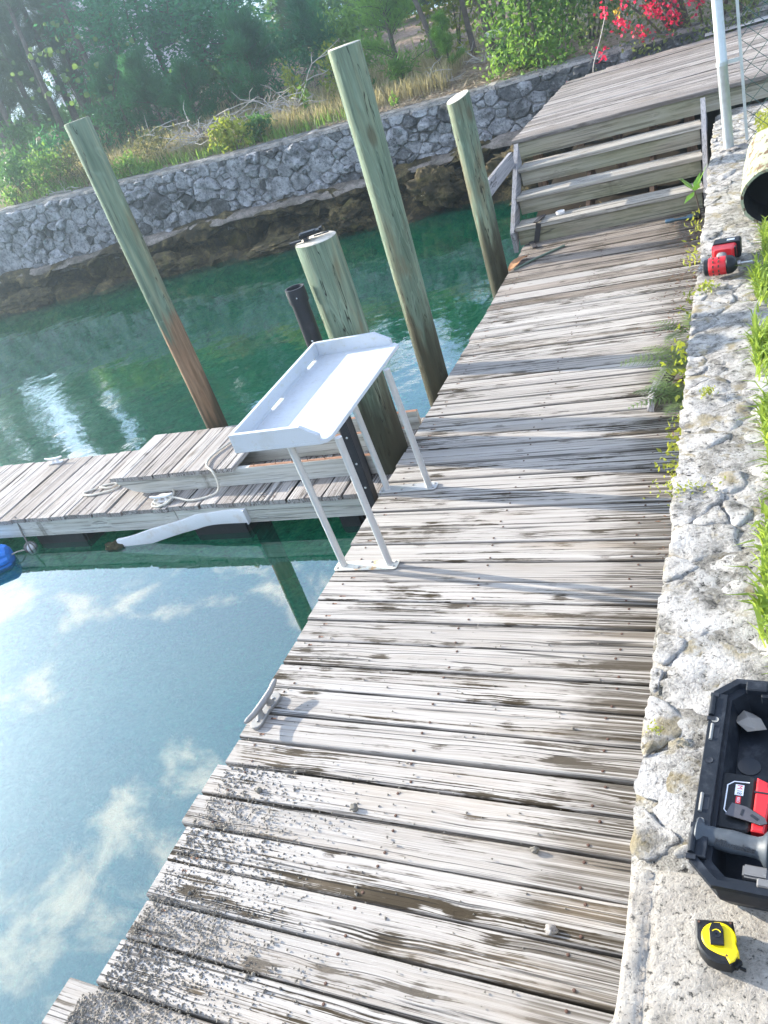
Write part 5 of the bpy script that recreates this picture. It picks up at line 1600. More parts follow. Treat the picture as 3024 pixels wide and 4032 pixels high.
def casuarina_mesh(seed, H, spread, n, needle=0.22, low=0.12, width=0.013):
    r = np.random.default_rng(seed)
    b = MB()
    bend = r.normal(size=2) * 0.05 * H
    tr = [(bend[0] * (z / H) ** 2, bend[1] * (z / H) ** 2, z) for z in np.linspace(-0.15, H, 9)]
    b.tube(tr, list(np.linspace(0.024 * H ** 0.7 + 0.014, 0.012, 9)), 7)
    P = []; D = []
    nb = int(26 + H * 5)
    for k in range(nb):
        z = H * (low + (1 - low) * r.random() ** 0.85)
        t_ = z / H
        a = r.random() * 6.283
        ln = spread * (1.05 - t_) ** 0.7 * r.uniform(0.5, 1.15) + 0.12
        p0 = np.array([bend[0] * t_ ** 2, bend[1] * t_ ** 2, z])
        up_ = r.uniform(0.25, 1.0)
        d = unit(np.array([math.cos(a), math.sin(a), up_]))
        q1 = p0 + d * ln * 0.6; q2 = q1 + unit(np.array([math.cos(a), math.sin(a), up_ * 0.4])) * ln * 0.4
        b.tube([p0, q1, q2], [0.010, 0.006, 0.003], 4)
        m_ = int(n / nb)
        tt = r.random(m_) ** 0.7
        base = np.where(tt[:, None] < 0.6, p0 + (q1 - p0) * (tt[:, None] / 0.6), q1 + (q2 - q1) * ((tt[:, None] - 0.6) / 0.4))
        base = base + r.normal(size=(m_, 3)) * 0.045
        dd = unit(d * 0.35 + r.normal(size=(m_, 3)) * 0.42 + np.array([0, 0, 0.45]))
        P.append(base); D.append(dd)
    P = np.concatenate(P); D = np.concatenate(D)
    V, F = leaf_quads(P, D, sides(D, r), needle * r.uniform(0.6, 1.3, len(P)), width)
    return b, V, F


def tree_from(name, label, loc, tm, fm, rz=0, s=1.0, group=None, cat='tree'):
    t = thing(name, label, cat, loc, rz, group)
    t.scale = (s, s, s)
    o1 = link('trunk', tm, None, t); o2 = link('crown', fm, None, t)
    return t


def casu_variant(seed, H, spread, n, m, **kw):
    b, V, F = casuarina_mesh(seed, H, spread, n, **kw)
    me = bpy.data.meshes.new('trunk'); me.from_pydata(b.v, [], b.f); me.materials.append(M_bark); shade(me, 60)
    o = npmesh('crown', V, F, m)
    fm = o.data
    bpy.data.objects.remove(o)
    return me, fm


CV = [casu_variant(21, 5.6, 1.05, 10500, F_casu, needle=0.34, width=0.010), casu_variant(22, 5.0, 0.9, 9500, F_casu, needle=0.34, width=0.010), casu_variant(23, 6.2, 1.2, 11500, F_casu, low=0.2, needle=0.34, width=0.010), casu_variant(24, 4.2, 0.9, 9000, F_casu, low=0.05, needle=0.32, width=0.010)]
CS = casu_variant(31, 1.5, 0.8, 7500, F_sap, low=0.02, needle=0.20)
CB = casu_variant(33, 2.0, 0.75, 5600, F_casu_b, low=0.04, needle=0.20)


def bz_(x, y): return bankz(x, y)


casu = [(-21.5, 20.0, 0, 1.05), (-20.0, 18.8, 1, 1.05), (-18.4, 19.6, 2, 1.0), (-17.2, 17.9, 0, 0.95), (-16.2, 18.8, 1, 1.0), (-15.3, 17.2, 2, 0.85), (-14.6, 18.4, 0, 0.92), (-13.7, 17.1, 1, 0.7), (-13.6, 18.6, 2, 0.55),
        (-16.9, 21.0, 2, 1.0), (-19.4, 21.6, 1, 1.1), (-11.9, 19.4, 1, 0.62), (-15.8, 16.9, 3, 0.9), (-14.2, 16.6, 3, 0.8), (-17.9, 16.9, 3, 1.0), (-12.3, 17.0, 3, 0.6), (-22.6, 18.2, 2, 1.0), (-24.4, 18.8, 0, 1.15), (-21.2, 17.5, 3, 1.1), (-23.4, 17.4, 3, 1.25)]
ORD = ['first', 'second', 'third', 'fourth', 'fifth', 'sixth', 'seventh', 'eighth', 'ninth', 'tenth', 'eleventh', 'twelfth', 'thirteenth', 'fourteenth', 'fifteenth', 'sixteenth', 'seventeenth', 'eighteenth', 'nineteenth', 'twentieth', 'twentyfirst', 'twentysecond']


def ranks(lst):
    def sx(e):
        d = Vector((e[0], e[1], bankz(e[0], e[1]) + 0.8)) - Vector((0, 0, 2.4))
        return d.dot(RI) / d.dot(FW)
    od = sorted(range(len(lst)), key=lambda i: sx(lst[i]))
    return [od.index(i) for i in range(len(lst))]


rk = ranks(casu)
for i, (x, y, v_, s) in enumerate(casu):
    tree_from('casuarina_tree', ORD[rk[i]] + ' trunk from the left in the dark crowd of bushy casuarinas', (x, y, bz_(x, y) - 0.05), CV[v_][0], CV[v_][1], i * 1.3, s, 'crowded casuarina trees on the left bank')
TV = [casu_variant(41, 6.4, 0.8, 4200, F_casu, low=0.42, needle=0.34, width=0.010), casu_variant(42, 6.0, 0.7, 3600, F_casu, low=0.5, needle=0.34, width=0.010)]
tall = [(-15.6, 16.3, 0, 0.95), (-14.9, 15.9, 1, 0.9), (-14.2, 17.2, 0, 0.95), (-13.5, 15.8, 1, 0.85), (-12.9, 16.6, 0, 0.8), (-12.2, 15.9, 1, 0.78), (-16.4, 17.4, 1, 1.0), (-11.2, 16.9, 0, 0.72)]
rk = ranks(tall)
for i, (x, y, v_, s) in enumerate(tall):
    tree_from('casuarina_tree', ORD[rk[i]] + ' tall thin bare casuarina trunk counted from the left', (x, y, bz_(x, y) - 0.05), TV[v_][0], TV[v_][1], i * 0.9, s, 'tall thin casuarina trunks on the left bank')
cas2 = [(-9.3, 19.6, 3, 0.52), (-8.1, 20.4, 1, 0.46), (-7.2, 19.0, 3, 0.48), (-6.4, 20.2, 3, 0.5), (-5.2, 19.6, 3, 0.5), (-4.0, 20.4, 1, 0.42), (-10.4, 21.2, 0, 0.5)]
rk = ranks(cas2)
for i, (x, y, v_, s) in enumerate(cas2):
    tree_from('casuarina_tree', ORD[rk[i]] + ' trunk from the left in the shaded back row of casuarinas behind the pilings', (x, y, bz_(x, y) - 0.05), CV[v_][0], CV[v_][1], i * 2.1, s, 'back row casuarina trees behind the pilings')
for i, (x, y, s, lab) in enumerate(((-10.6, 15.2, 0.95, 'low dark bushy casuarina sapling left of the forked tree'), (-8.4, 15.4, 1.0, 'dark green bushy casuarina sapling right of the forked tree'), (-9.6, 14.9, 0.75, 'small dark casuarina sapling in front of the forked tree'),
                                    (-7.2, 16.0, 0.95, 'bushy casuarina sapling left of the tallest piling'), (-11.6, 15.6, 0.95, 'dark casuarina sapling beside the white building'))):
    tree_from('casuarina_sapling', lab, (x, y, bz_(x, y) - 0.05), CS[0], CS[1], i * 1.9, s, 'casuarina saplings on the bank', 'sapling')
tree_from('casuarina_sapling', 'bright green feathery casuarina sapling right of the tallest piling', (-5.45, 14.9, bz_(-5.45, 14.9) - 0.05), CB[0], CB[1], 0.5, 1.0, None, 'sapling')
tree_from('casuarina_sapling', 'small bright feathery sapling between the bare trunks', (-4.35, 14.2, bz_(-4.35, 14.2) - 0.02), CB[0], CB[1], 2.5, 0.42, None, 'sapling')


def branchy_tree(label, loc, H, seed, crown_m, nleaf, L, W, forks=5, spread=1.3, rtrunk=0.07, name='broadleaf_tree', crown_low=0.4, cr=0.35):
    r = np.random.default_rng(seed)
    t = thing(name, label, 'tree', loc)
    b = MB(); tips = []
    for k in range(forks):
        a = k * 6.283 / forks + r.normal() * 0.3
        p = [np.array([0.04 * math.cos(a), 0.04 * math.sin(a), -0.1])]
        sp_ = spread * r.uniform(0.4, 1.0)
        for s_ in (0.25, 0.5, 0.75, 1.0):
            p.append(np.array([math.cos(a) * sp_ * s_ ** 1.3, math.sin(a) * sp_ * s_ ** 1.3, H * s_ * r.uniform(0.88, 1.0)]) + r.normal(size=3) * 0.06)
        b.tube(spline(p, 4), list(np.linspace(rtrunk * r.uniform(0.6, 1), 0.012, 17)), 6)
        for q in p[2:]:
            for _ in range(4):
                d = unit(np.array([r.normal(), r.normal(), r.normal() * 0.5 + 0.3])) * r.uniform(0.3, 0.9)
                b.tube([q, q + d * 0.5 + r.normal(size=3) * 0.04, q + d], [0.014, 0.008, 0.004], 4)
                tips.append(q + d); tips.append(q + d * 0.6)
    tips = np.array([q for q in tips if q[2] > H * crown_low])
    idx = r.integers(0, len(tips), nleaf)
    P = tips[idx] + r.normal(size=(nleaf, 3)) * cr * np.array([1, 1, 0.45])
    D = rdirs(nleaf, -0.1, r); D[:, 2] *= 0.5; D = unit(D)
    V, F = leaf_quads(P, D, sides(D, r), L * r.uniform(0.6, 1.2, nleaf), W * r.uniform(0.6, 1.2, nleaf))
    b.build('trunk', M_bark, t, smooth=60)
    npmesh('crown', V, F, crown_m, t)
    return t


branchy_tree('forked grey trunk tree with feathery deep green crown on the far bank', (-9.75, 16.9, bz_(-9.75, 16.9)), 2.05, 5, F_teal, 8000, 0.13, 0.05, 6, 1.5, 0.07, crown_low=0.35)
branchy_tree('slim feathery deep green tree in front of the white building', (-11.6, 16.4, bz_(-11.6, 16.4)), 2.35, 8, F_teal, 5000, 0.13, 0.05, 2, 0.8, 0.055, crown_low=0.3)
branchy_tree('leafy tree with pale bark in the gap left of the vine bush', (-3.9, 16.2, bz_(-3.9, 16.2)), 2.2, 12, F_vine, 6500, 0.11, 0.05, 4, 1.2, 0.05, crown_low=0.15)
# bare dark trunks
for x, y, h_, r_, dx_, lab in ((-4.55, 14.45, 3.0, 0.045, -0.55, 'thin leaning bare trunk left of the straight dark trunk'), (-4.2, 15.2, 3.2, 0.05, -0.12, 'middle dark bare trunk of the three above the litter'), (-3.72, 14.5, 3.3, 0.075, -0.10, 'thick straight dark trunk above the needle litter')):
    t = thing('bare_tree', lab, 'tree', (x, y, bz_(x, y)))
    MB().tube(spline([(0, 0, -0.1), (dx_ * 0.3, 0.02, h_ * 0.33), (dx_ * 0.7, -0.03, h_ * 0.66), (dx_, 0, h_)], 4), list(np.linspace(r_, r_ * 0.55, 13)), 9).build('trunk', M_bark, t, smooth=60)
    r = np.random.default_rng(int(-x * 100))
    P = np.array([dx_, 0, h_ - 0.2]) + r.normal(size=(900, 3)) * np.array([0.55, 0.5, 0.35]); D = rdirs(900, 0.2, r)
    V, F = leaf_quads(P, D, sides(D, r), 0.22, 0.012)
    npmesh('crown', V, F, F_casu_b, t)

# shrubs on the bank
S = [('leafy_shrub', 'pale olive shrub at the far left edge of the bank', -13.1, 13.45, 0.55, 0.4, 0.75, F_green, 900, 0.10, 0.045),
     ('leafy_shrub', 'sunlit yellow green shrub left of the leftmost piling', -12.2, 13.35, 0.55, 0.35, 0.62, F_fresh, 1000, 0.09, 0.045),
     ('leafy_shrub', 'reddish olive shrub just behind the leftmost piling', -11.4, 13.4, 0.6, 0.35, 0.68, F_olive, 1100, 0.07, 0.035),
     ('leafy_shrub', 'small light green seedling at the far left on the wall edge', -12.95, 12.98, 0.16, 0.12, 0.30, F_fresh, 120, 0.10, 0.05),
     ('leafy_shrub', 'bright green leafy clump on the wall edge right of the leftmost piling', -10.1, 13.02, 0.45, 0.16, 0.30, F_fresh, 420, 0.12, 0.03),
     ('leafy_shrub', 'olive weeds behind the bright green clump', -9.9, 13.5, 0.6, 0.3, 0.5, F_olive, 700, 0.08, 0.035),
     ('leafy_shrub', 'shrub with big bright drooping leaves on the wall edge', -7.95, 13.05, 0.36, 0.18, 0.48, F_lime, 420, 0.11, 0.045),
     ('leafy_shrub', 'dark green low shrub beside the bright drooping leaves', -7.45, 13.2, 0.4, 0.2, 0.36, F_green, 420, 0.10, 0.04),
     ('leafy_shrub', 'tall yellow green sapling left of the tallest piling', -7.15, 14.2, 0.24, 0.2, 0.70, F_lime, 520, 0.075, 0.045),
     ('leafy_shrub', 'round yellow green bush beside the tallest piling top', -6.35, 14.3, 0.34, 0.25, 0.72, F_lime, 620, 0.075, 0.045),
     ('leafy_shrub', 'green shrub hiding behind the tallest piling', -5.9, 13.9, 0.35, 0.25, 0.5, F_green, 450, 0.09, 0.04),
     ('leafy_shrub', 'spiky bright green plant at the foot of the bright sapling', -5.15, 14.1, 0.28, 0.2, 0.42, F_fresh, 420, 0.16, 0.03),
     ('leafy_shrub', 'silvery leaved plant among the dead roots', -3.35, 13.75, 0.16, 0.12, 0.34, F_green, 170, 0.09, 0.045),
     ('leafy_shrub', 'pale weedy clump on the needle litter', -2.95, 13.2, 0.25, 0.14, 0.28, F_olive, 300, 0.07, 0.03),
     ('leafy_shrub', 'yellowing leafy bush behind the bare trunks', -4.6, 15.6, 0.6, 0.4, 1.3, F_lime, 900, 0.10, 0.06),
     ('leafy_shrub', 'small fresh shoots among the dead branches', -6.75, 13.75, 0.10, 0.10, 0.45, F_fresh, 60, 0.10, 0.04),
     ('leafy_shrub', 'single upright fresh shoot on the litter right of the tallest piling', -5.0, 13.15, 0.08, 0.06, 0.24, F_fresh, 40, 0.09, 0.035),
     ('leafy_shrub', 'wide mid green bush under the slim tree by the white building', -11.3, 15.0, 0.8, 0.4, 0.9, F_sap, 1300, 0.13, 0.03),
     ('leafy_shrub', 'green bush at the foot of the forked tree', -9.9, 15.9, 0.8, 0.4, 0.8, F_green, 1100, 0.11, 0.045),
     ('leafy_shrub', 'large deep green bush behind the yellow green saplings', -7.9, 15.6, 0.8, 0.5, 1.1, F_sap, 1500, 0.14, 0.03),
     ('leafy_shrub', 'fresh green bush in the shade left of the bright sapling', -6.5, 15.6, 0.7, 0.4, 1.0, F_fresh, 1200, 0.11, 0.05),
     ('leafy_shrub', 'dim green bush under the trees at the upper left corner', -14.2, 15.2, 1.0, 0.5, 0.9, F_green, 1300, 0.12, 0.045),
     ('leafy_shrub', 'dim green bush in front of the thin trunks on the left', -12.9, 14.6, 0.9, 0.4, 0.7, F_sap, 1200, 0.13, 0.03)]
for i, (nm, lab, x, y, rx, ry, h, m, nl, L, W) in enumerate(S):
    leafy(nm, lab, 'shrub', (x, y, bz_(x, y) - 0.02), rx, ry, h, max(6, nl // 40), nl, L, W, m, 'shrubs and weeds on the far bank', 6, 0.3, i, 0.5)
# sea grape: big round leaves among the left trees
r = np.random.default_rng(90)
t = thing('sea_grape', 'sea grape with big round yellow green leaves among the left trees', 'tree', (-12.2, 15.2, bz_(-12.2, 15.2)))
n = 80
C = np.stack([r.normal(size=n) * 0.65, r.normal(size=n) * 0.3, 0.5 + r.random(n) * 1.9], 1)
V = []; F = []
for c in C:
    nrm = unit(np.array([r.normal() * 0.6 + 0.3, -1.0, r.normal() * 0.6 + 0.3])); u = unit(np.cross(nrm, [0, 0, 1.0])); w_ = np.cross(nrm, u)
    R_ = r.uniform(0.035, 0.065); o_ = len(V)
    V += [tuple(c + (u * math.cos(a) + w_ * math.sin(a)) * R_ + nrm * 0.02 * math.cos(2 * a)) for a in np.linspace(0, 6.283, 9)[:-1]]
    F.append(tuple(range(o_, o_ + 8)))
me = bpy.data.meshes.new('foliage'); me.from_pydata(V, [], F); link('foliage', me, F_sea, t)
b = MB()
for k in range(7): b.tube([(0, 0, -0.1), tuple(C[k] * 0.5), tuple(C[k])], [0.03, 0.018, 0.006], 5)
b.build('stem', M_bark, t)

# green vine bush hanging over the wall and bougainvillea
leafy('vine_bush', 'dense green leafy vine bush spilling over the stone wall', 'bush', (-2.75, 13.15, 0.68), 0.66, 0.55, 2.4, 100, 7500, 0.085, 0.042, F_fresh, None, 10, 0.0, 200, 0.34, 0.18, droop=0.5, shape='col')
leafy('vine_bush', 'dark green leafy bush at the back right of the vine bush', 'bush', (-2.2, 14.0, 0.8), 0.75, 0.5, 2.6, 80, 4500, 0.09, 0.045, F_green, None, 8, 0.0, 201, 0.34, 0.2, droop=0.3, shape='col')
t = leafy('bougainvillea', 'bougainvillea bush with crimson blossoms trailing over the wall behind the platform', 'bush', (-0.55, 12.80, 0.42), 1.50, 0.40, 2.4, 190, 10500, 0.062, 0.036, F_vine, None, 26, 0.0, 202, 0.22, 0.1, droop=0.4, shape='col')
r = np.random.default_rng(77)
fc = np.array([(-1.15, 0.75), (-0.95, 0.55), (-0.55, 0.95), (-0.3, 1.0), (-0.1, 0.92), (0.0, 1.05), (-0.45, 0.8), (0.1, 0.7), (-0.75, 0.38), (-0.35, 0.42), (0.2, 0.85), (-0.2, 0.75), (-0.05, 0.5), (-0.6, 0.62), (0.35, 0.6), (-1.25, 0.25), (0.6, 0.9), (-1.0, 0.95), (0.4, 1.1), (-0.25, 1.25), (0.1, 1.3), (-0.7, 1.2), (0.7, 0.6), (0.9, 0.55), (-0.85, 0.85), (-0.62, 1.05), (-0.5, 1.15), (-0.15, 1.12), (0.02, 0.82), (-0.28, 0.62), (0.25, 1.0), (-0.38, 0.9), (-0.02, 1.2), (-0.82, 1.1), (-0.48, 0.55), (-0.12, 0.62)])
P = []
for fx, fz in fc:
    k = r.integers(22, 60)
    P.append(np.array([fx, -0.44, fz + 0.3]) + r.normal(size=(k, 3)) * np.array([0.055, 0.08, 0.055]))
P = np.concatenate(P); D = rdirs(len(P), 0.1, r)
V, F = leaf_quads(P, D, sides(D, r), 0.048, 0.042)
o = npmesh('blossom', V, F, F_red, t); o['kind'] = 'stuff'
P = np.array([-0.98, -0.45, 0.98]) + r.normal(size=(10, 3)) * 0.02; D = rdirs(10, 0, r)
P2 = np.array([0.72, -0.45, 0.92]) + r.normal(size=(14, 3)) * 0.04; D2 = rdirs(14, 0, r)
V, F = leaf_quads(np.concatenate([P, P2]), np.concatenate([D, D2]), sides(np.concatenate([D, D2]), r), 0.05, 0.04)
npmesh('yellow_blossom', V, F, M_flower_y, t)
# one hanging vine strand
b = MB().tube(spline([(-1.12, -0.45, 1.0), (-1.22, -0.5, 0.75), (-1.36, -0.5, 0.45), (-1.38, -0.48, 0.2)], 4), 0.006, 5)
b.build('hanging_vine', M_deadwood, t)
P = np.array([-1.38, -0.48, 0.12]) + r.normal(size=(150, 3)) * np.array([0.07, 0.06, 0.12]); D = rdirs(150, 0, r)
V, F = leaf_quads(P, D, sides(D, r), 0.05, 0.03)
npmesh('hanging_foliage', V, F, F_vine, t)

# dead branches and roots
def dead_branch(label, loc, seed, L, n, spread=0.5, up=0.35):
    r = np.random.default_rng(seed)
    t = thing('dead_branch', label, 'dead branch', loc, group='dead branches on the bank')
    b = MB()
    for k in range(n):
        a = r.uniform(0, 6.283); d = np.array([math.cos(a), math.sin(a) * 0.5, abs(r.normal()) * up + 0.08])
        l = L * r.uniform(0.4, 1.0)
        p0 = np.zeros(3); pts = [p0]
        for s_ in range(4):
            pts.append(pts[-1] + d * l / 4 + r.normal(size=3) * 0.06 * l + np.array([0, 0, -0.05 * s_ * l]))
        for q in pts: q[2] = max(q[2], 0.01)
        b.tube(spline(pts, 3), list(np.linspace(0.012, 0.003, 13)), 5)
        for _ in range(3):
            q = pts[r.integers(1, 4)]
            e = q + np.array([r.normal(), r.normal() * 0.6, abs(r.normal()) * 0.5]) * 0.25 * l
            b.tube([q, (q + e) / 2 + r.normal(size=3) * 0.03, e], [0.008, 0.006, 0.003], 4)
    b.build('branch', M_deadwood, t, smooth=60)
    return t


dead_branch('uprooted grey stump with sprawling dry branches behind the wall', (-8.9, 13.7, bz_(-8.9, 13.7) + 0.16), 3, 1.7, 26, up=0.2)
boulder('root_ball', (0, 0, 0), (0.13, 0.1, 0.14), M_bark, 8.1, bpy.data.objects['dead_branch'])
dead_branch('tangle of pale arching dry branches left of the tallest piling', (-7.1, 13.9, bz_(-7.1, 13.9) + 0.10), 5, 1.3, 26, up=0.32)
dead_branch('pile of pale dead twigs right of the tallest piling', (-4.6, 13.7, bz_(-4.6, 13.7) + 0.02), 8, 0.7, 12, up=0.25)
dead_branch('grey roots at the foot of the thick dark trunk', (-3.8, 14.15, bz_(-3.8, 14.15) + 0.02), 9, 0.6, 10, up=0.3)
dead_branch('low dry sticks at the far left wall edge', (-11.9, 13.08, bz_(-11.9, 13.08) + 0.02), 10, 0.7, 7, up=0.15)
o = MB().add(*prism([(0.20 * math.cos(R(a)), 0.12 * math.sin(R(a))) for a in range(0, 360, 20)], 0, 0.03, 0.004)).build('oval_lid', M_oval, None)
o.location = (-3.55, 14.35, bz_(-3.55, 14.35) + 0.30); o.rotation_euler = (R(18), R(6), R(8)); tag(o, 'pale oval board propped in the undergrowth right of the thick trunk', 'board')
# dry grass and litter on the bank
n = 15000
px = rng.uniform(-13.5, -4.2, n); py = 13.25 + np.abs(rng.normal(0, 1.2, n))
V, F = grass_patch(n, px, py, bz_, 0.12, 0.38, 0.012, 0.7)
tag(npmesh('dry_grass', V, F, F_dry), 'dry straw coloured grass on the far bank', 'dry grass', kind='stuff')
n = 3800
px = rng.uniform(-13.4, -5.5, n); py = 13.0 + np.abs(rng.normal(0, 0.9, n))
V, F = grass_patch(n, px, py, bz_, 0.06, 0.26, 0.014, 0.6)
tag(npmesh('bank_weeds', V, F, F_fresh), 'green grass and weeds on the far bank', 'grass', kind='stuff')
n = 9000
px = rng.uniform(-6.3, -2.6, n); py = 12.95 + rng.random(n) ** 1.2 * 2.2
P = np.stack([px, py, [bz_(a, b_) + 0.012 + 0.03 * random.random() for a, b_ in zip(px, py)]], 1)
D = unit(np.stack([rng.normal(size=n), rng.normal(size=n), rng.normal(size=n) * 0.25], 1))
V, F = leaf_quads(P, D, sides(D), rng.uniform(0.06, 0.2, n), 0.009)
tag(npmesh('needle_litter', V, F, M_straw), 'brown fallen needles and twigs on the bank', 'needle litter', kind='stuff')
# undergrowth wall behind, one shaded mass
n = 26000
px = rng.uniform(-30, 3, n); py = rng.uniform(20.5, 24.5, n)
hz_ = np.where(px < -12, 0.4, 1.0) * np.clip(0.9 + 0.5 * np.sin(px * 1.7) + 0.4 * np.sin(px * 0.6 + 1), 0.4, 2)
P = np.stack([px, py, 2.0 + rng.random(n) ** 1.3 * hz_ * 1.1], 1); D = rdirs(n, 0.2)
V, F = leaf_quads(P, D, sides(D), rng.uniform(0.15, 0.35, n), 0.09)
tag(npmesh('undergrowth', V, F, F_green), 'shaded green undergrowth behind the trees', 'undergrowth', kind='stuff')

# white building behind the left trees
hs = thing('white_building', 'white boarded building half hidden behind the trees', 'building', (-21.0, 31.0, 2.0), R(14))
for k in range(15):
    o = MB().box((0, -2.52 + (0.004 if k % 2 else 0), 0.25 + k * 0.2), (6.0, 0.05, 0.185)).build('siding_board', M_house, hs)
MB().box((0, 0, 1.6), (5.9, 4.9, 3.2)).build('wall', M_house, hs)
v, f = loft([[(-3.3, -2.9, 3.2), (-3.3, 2.9, 3.2), (-3.3, 0, 4.6)], [(3.3, -2.9, 3.2), (3.3, 2.9, 3.2), (3.3, 0, 4.6)]])
MB().add(v, f).build('roof', M_roof, hs)
wn = MB().box((1.7, -2.56, 1.9), (0.9, 0.06, 1.1)).build('window', M_case, hs)

# ------------------------------------------------------------------ plants on the near wall
# grass on the right
patches = [(0.03, 5.2, 0.10, 0.35), (-0.02, 4.55, 0.09, 0.22), (-0.03, 3.78, 0.10, 0.22), (0.0, 3.1, 0.09, 0.20), (0.02, 2.68, 0.08, 0.16), (-0.02, 2.22, 0.10, 0.18), (-0.03, 1.97, 0.08, 0.09), (0.03, 1.78, 0.05, 0.08)]
PX, PY = [], []
for cx0_, cy0_, sx_, sy_ in patches:
    k = int(190 * sy_ / 0.15)
    PX.append(cx0_ + np.abs(rng.normal(0, 1, k)) * sx_ * 0.6 - 0.05); PY.append(cy0_ + rng.normal(0, 1, k) * sy_ * 0.6)
k = 6500
ly = rng.uniform(1.7, 7.3, k)
PX.append(0.17 + rng.random(k) ** 0.8 * 2.2); PY.append(ly)
px, py = np.concatenate(PX), np.concatenate(PY)
ok = ~((py < 1.68) | ((px > -0.16) & (px < 0.24) & (py > 5.45) & (py < 6.6)))
px, py = px[ok], py[ok]
V, F = grass_patch(len(px), px, py, lambda a, b_: WT + 0.005, 0.04, 0.12, 0.011, 1.1)
tag(npmesh('grass', V, F, F_grass), 'bright green grass creeping over the edge of the near wall', 'grass', kind='stuff')
n = 5000
px = -0.02 + rng.random(n) * 0.9; py = 6.75 + rng.random(n) * 1.6
P = np.stack([px, py, WT + 0.02 + 0.05 * rng.random(n)], 1); D = rdirs(n, 0.6)
V, F = leaf_quads(P, D, sides(D), 0.035, 0.016)
tag(npmesh('ground_cover', V, F, F_moss), 'yellow green mossy ground cover behind the log', 'ground cover', kind='stuff')


def fern(label, loc, n, L, seed, m=F_fern, rz=0, group='ferns between the dock and the wall'):
    r = np.random.default_rng(seed)
    t = thing('fern', label, 'fern', loc, group=group)
    b = MB()
    for k in range(n):
        a = r.uniform(1.2, 5.0); l = L * r.uniform(0.6, 1.1)
        V = []; F = []
        pts = [np.array([math.cos(a) * l * s_, math.sin(a) * l * s_, 0.75 * l * s_ - 0.55 * l * s_ ** 2]) for s_ in np.linspace(0, 1, 13)]
        b.tube(pts, 0.0012, 3, False)
        side = np.array([-math.sin(a), math.cos(a), 0])
        for i in range(1, 13):
            w_ = 0.28 * l * math.sin(math.pi * (i / 13) ** 0.7) + 0.004
            tdir = unit(pts[min(i + 1, 12)] - pts[i - 1])
            for s_ in (-1, 1):
                tip = pts[i] + side * s_ * w_ + tdir * w_ * 0.35 + np.array([0, 0, -0.1 * w_])
                o_ = len(b.v)
                b.v += [tuple(pts[i] - tdir * 0.006), tuple(pts[i] + tdir * 0.006), tuple(tip)]
                b.f.append((o_, o_ + 1, o_ + 2)); b.mi.append(0)
    b.build('frond', m, t)
    return t


fern('large feathery fern beside the wood offcut', (-0.47, 4.72, 0.10), 12, 0.34, 1)
fern('fern hanging over the dock in front of the wood offcut', (-0.46, 4.25, 0.12), 12, 0.30, 2)
fern('pale fern frond behind the wood offcut', (-0.47, 5.12, 0.14), 6, 0.30, 3)


def weed(label, loc, rx, ry, h, n, L, W, m, seed):
    r = np.random.default_rng(seed)
    P = np.stack([r.normal(size=n) * rx, r.normal(size=n) * ry, r.random(n) * h], 1); D = rdirs(n, 0.5, r)
    V, F = leaf_quads(P, D, sides(D, r), L * r.uniform(0.6, 1.2, n), W)
    t = thing('weed', label, 'weed', loc, group='small weeds along the sea wall')
    npmesh('foliage', V, F, m, t)
    return t


weed('bright green weeds growing by the ferns against the wall', (-0.43, 4.45, 0.15), 0.05, 0.22, 0.22, 130, 0.05, 0.02, F_lime, 1)
weed('yellow and red weed at the wall foot below the ferns', (-0.43, 3.50, 0.2), 0.03, 0.10, 0.2, 110, 0.035, 0.016, F_moss, 2)
weed('small weed at the wall foot level with the table', (-0.42, 3.24, 0.2), 0.03, 0.06, 0.2, 70, 0.03, 0.014, F_moss, 3)
weed('green creeping weed on the wall edge above the bare stones', (-0.33, 2.66, 0.61), 0.06, 0.03, 0.02, 90, 0.02, 0.008, F_moss, 4)
weed('yellow green moss tuft on a stone in the middle of the wall', (-0.262, 3.37, 0.625), 0.016, 0.016, 0.02, 90, 0.014, 0.009, F_moss, 5)
weed('light green weed in the wall joint below the driver', (-0.315, 4.60, 0.6), 0.03, 0.03, 0.04, 60, 0.03, 0.014, F_lime, 6)
weed('tiny red green weed in the joint beside the tool case', (-0.335, 1.52, 0.62), 0.012, 0.010, 0.014, 45, 0.010, 0.005, F_moss, 7)
weed('yellow weed at the foot of the wall below the driver', (-0.44, 5.0, 0.32), 0.03, 0.05, 0.16, 30, 0.05, 0.014, F_lime, 8)
weed('yellow weed at the foot of the wall beside the driver', (-0.44, 5.75, 0.32), 0.03, 0.14, 0.16, 34, 0.05, 0.014, F_moss, 9)
weed('dry yellow weed at the foot of the wall near the stairs', (-0.46, 6.6, 0.3), 0.03, 0.16, 0.16, 34, 0.05, 0.012, F_moss, 10)
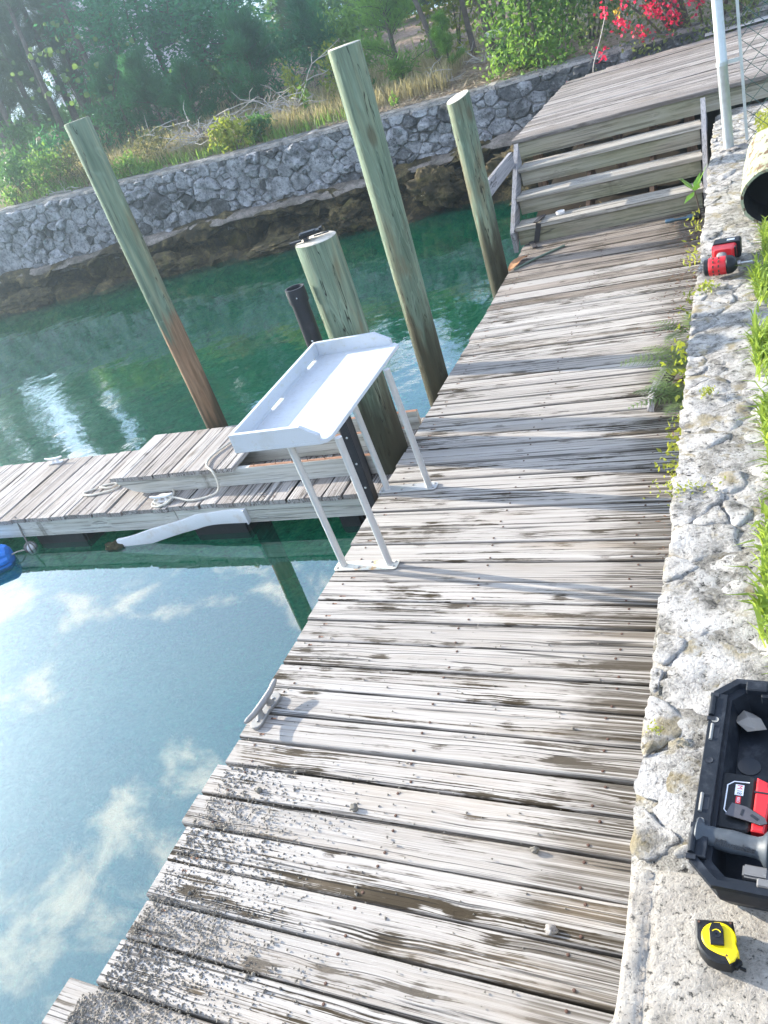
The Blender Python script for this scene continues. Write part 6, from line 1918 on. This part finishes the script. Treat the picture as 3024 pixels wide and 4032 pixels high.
# broad leaved plant at the stair end
t = thing('broadleaf_plant', 'small plant with broad bright green leaves at the right end of the stairs', 'plant', (-0.54, 7.85, 0.10))
V = []; F = []
for a, tl, l in ((0.2, 1.6, 0.24), (2.2, 0.5, 0.22), (3.6, 0.35, 0.2), (5.0, 0.6, 0.2), (4.2, -0.3, 0.18), (1.2, 0.8, 0.18), (2.9, 1.0, 0.2)):
    d = unit(np.array([math.cos(a), math.sin(a), tl])); s_ = unit(np.cross(d, [0.1, 0.2, 1])); o_ = len(V)
    c0 = np.array([0, 0, 0.15])
    V += [tuple(c0), tuple(c0 + d * l * 0.4 + s_ * 0.035), tuple(c0 + d * l), tuple(c0 + d * l * 0.4 - s_ * 0.035)]
    F.append((o_, o_ + 1, o_ + 2, o_ + 3))
me = bpy.data.meshes.new('leaf'); me.from_pydata(V, [], F); link('leaf', me, foliage('glossy_leaves', (0.07, 0.20, 0.03), (0.20, 0.38, 0.07), 0.4, 0.35), t)
MB().tube([(0.03, 0.02, -0.1), (0, 0, 0.16)], 0.006, 5).build('stem', M_bark, t)

# leaf litter and dirt on the dock beside the wall
n = 1500
py = 3.0 + rng.random(n) * 5.0
px = -0.40 - np.abs(rng.normal(0, 1, n)) * np.where(py > 5.2, 0.16, 0.05)
P = np.stack([px, py, 0.006 + 0.006 * rng.random(n)], 1)
D = unit(np.stack([rng.normal(size=n), rng.normal(size=n), rng.normal(size=n) * 0.12], 1))
V, F = leaf_quads(P, D, sides(D), rng.uniform(0.01, 0.045, n), 0.006)
tag(npmesh('dead_leaf_litter', V, F, plain('brown_litter', (0.16, 0.075, 0.04), 0.9, 0, 15, 0.5, 0)), 'reddish brown leaf litter along the wall side of the dock', 'litter', kind='stuff')

# ------------------------------------------------------------------ haze volume added to imitate lens glare
hm = bpy.data.materials.new('haze'); hm.use_nodes = True
g = NT(hm.node_tree)
pv = g.n('ShaderNodeVolumePrincipled', None, Color=(0.68, 0.87, 1.0, 1), Density=0.0075, Anisotropy=0.86)
ho = g.n('ShaderNodeOutputMaterial'); g.t.links.new(pv.outputs[0], ho.inputs['Volume'])
o = MB().box((0, 250, 4.0), (1300, 1000, 13.6)).build('haze', hm)
tag(o, 'thin haze added over the canal to imitate lens glare', 'haze', kind='stuff')
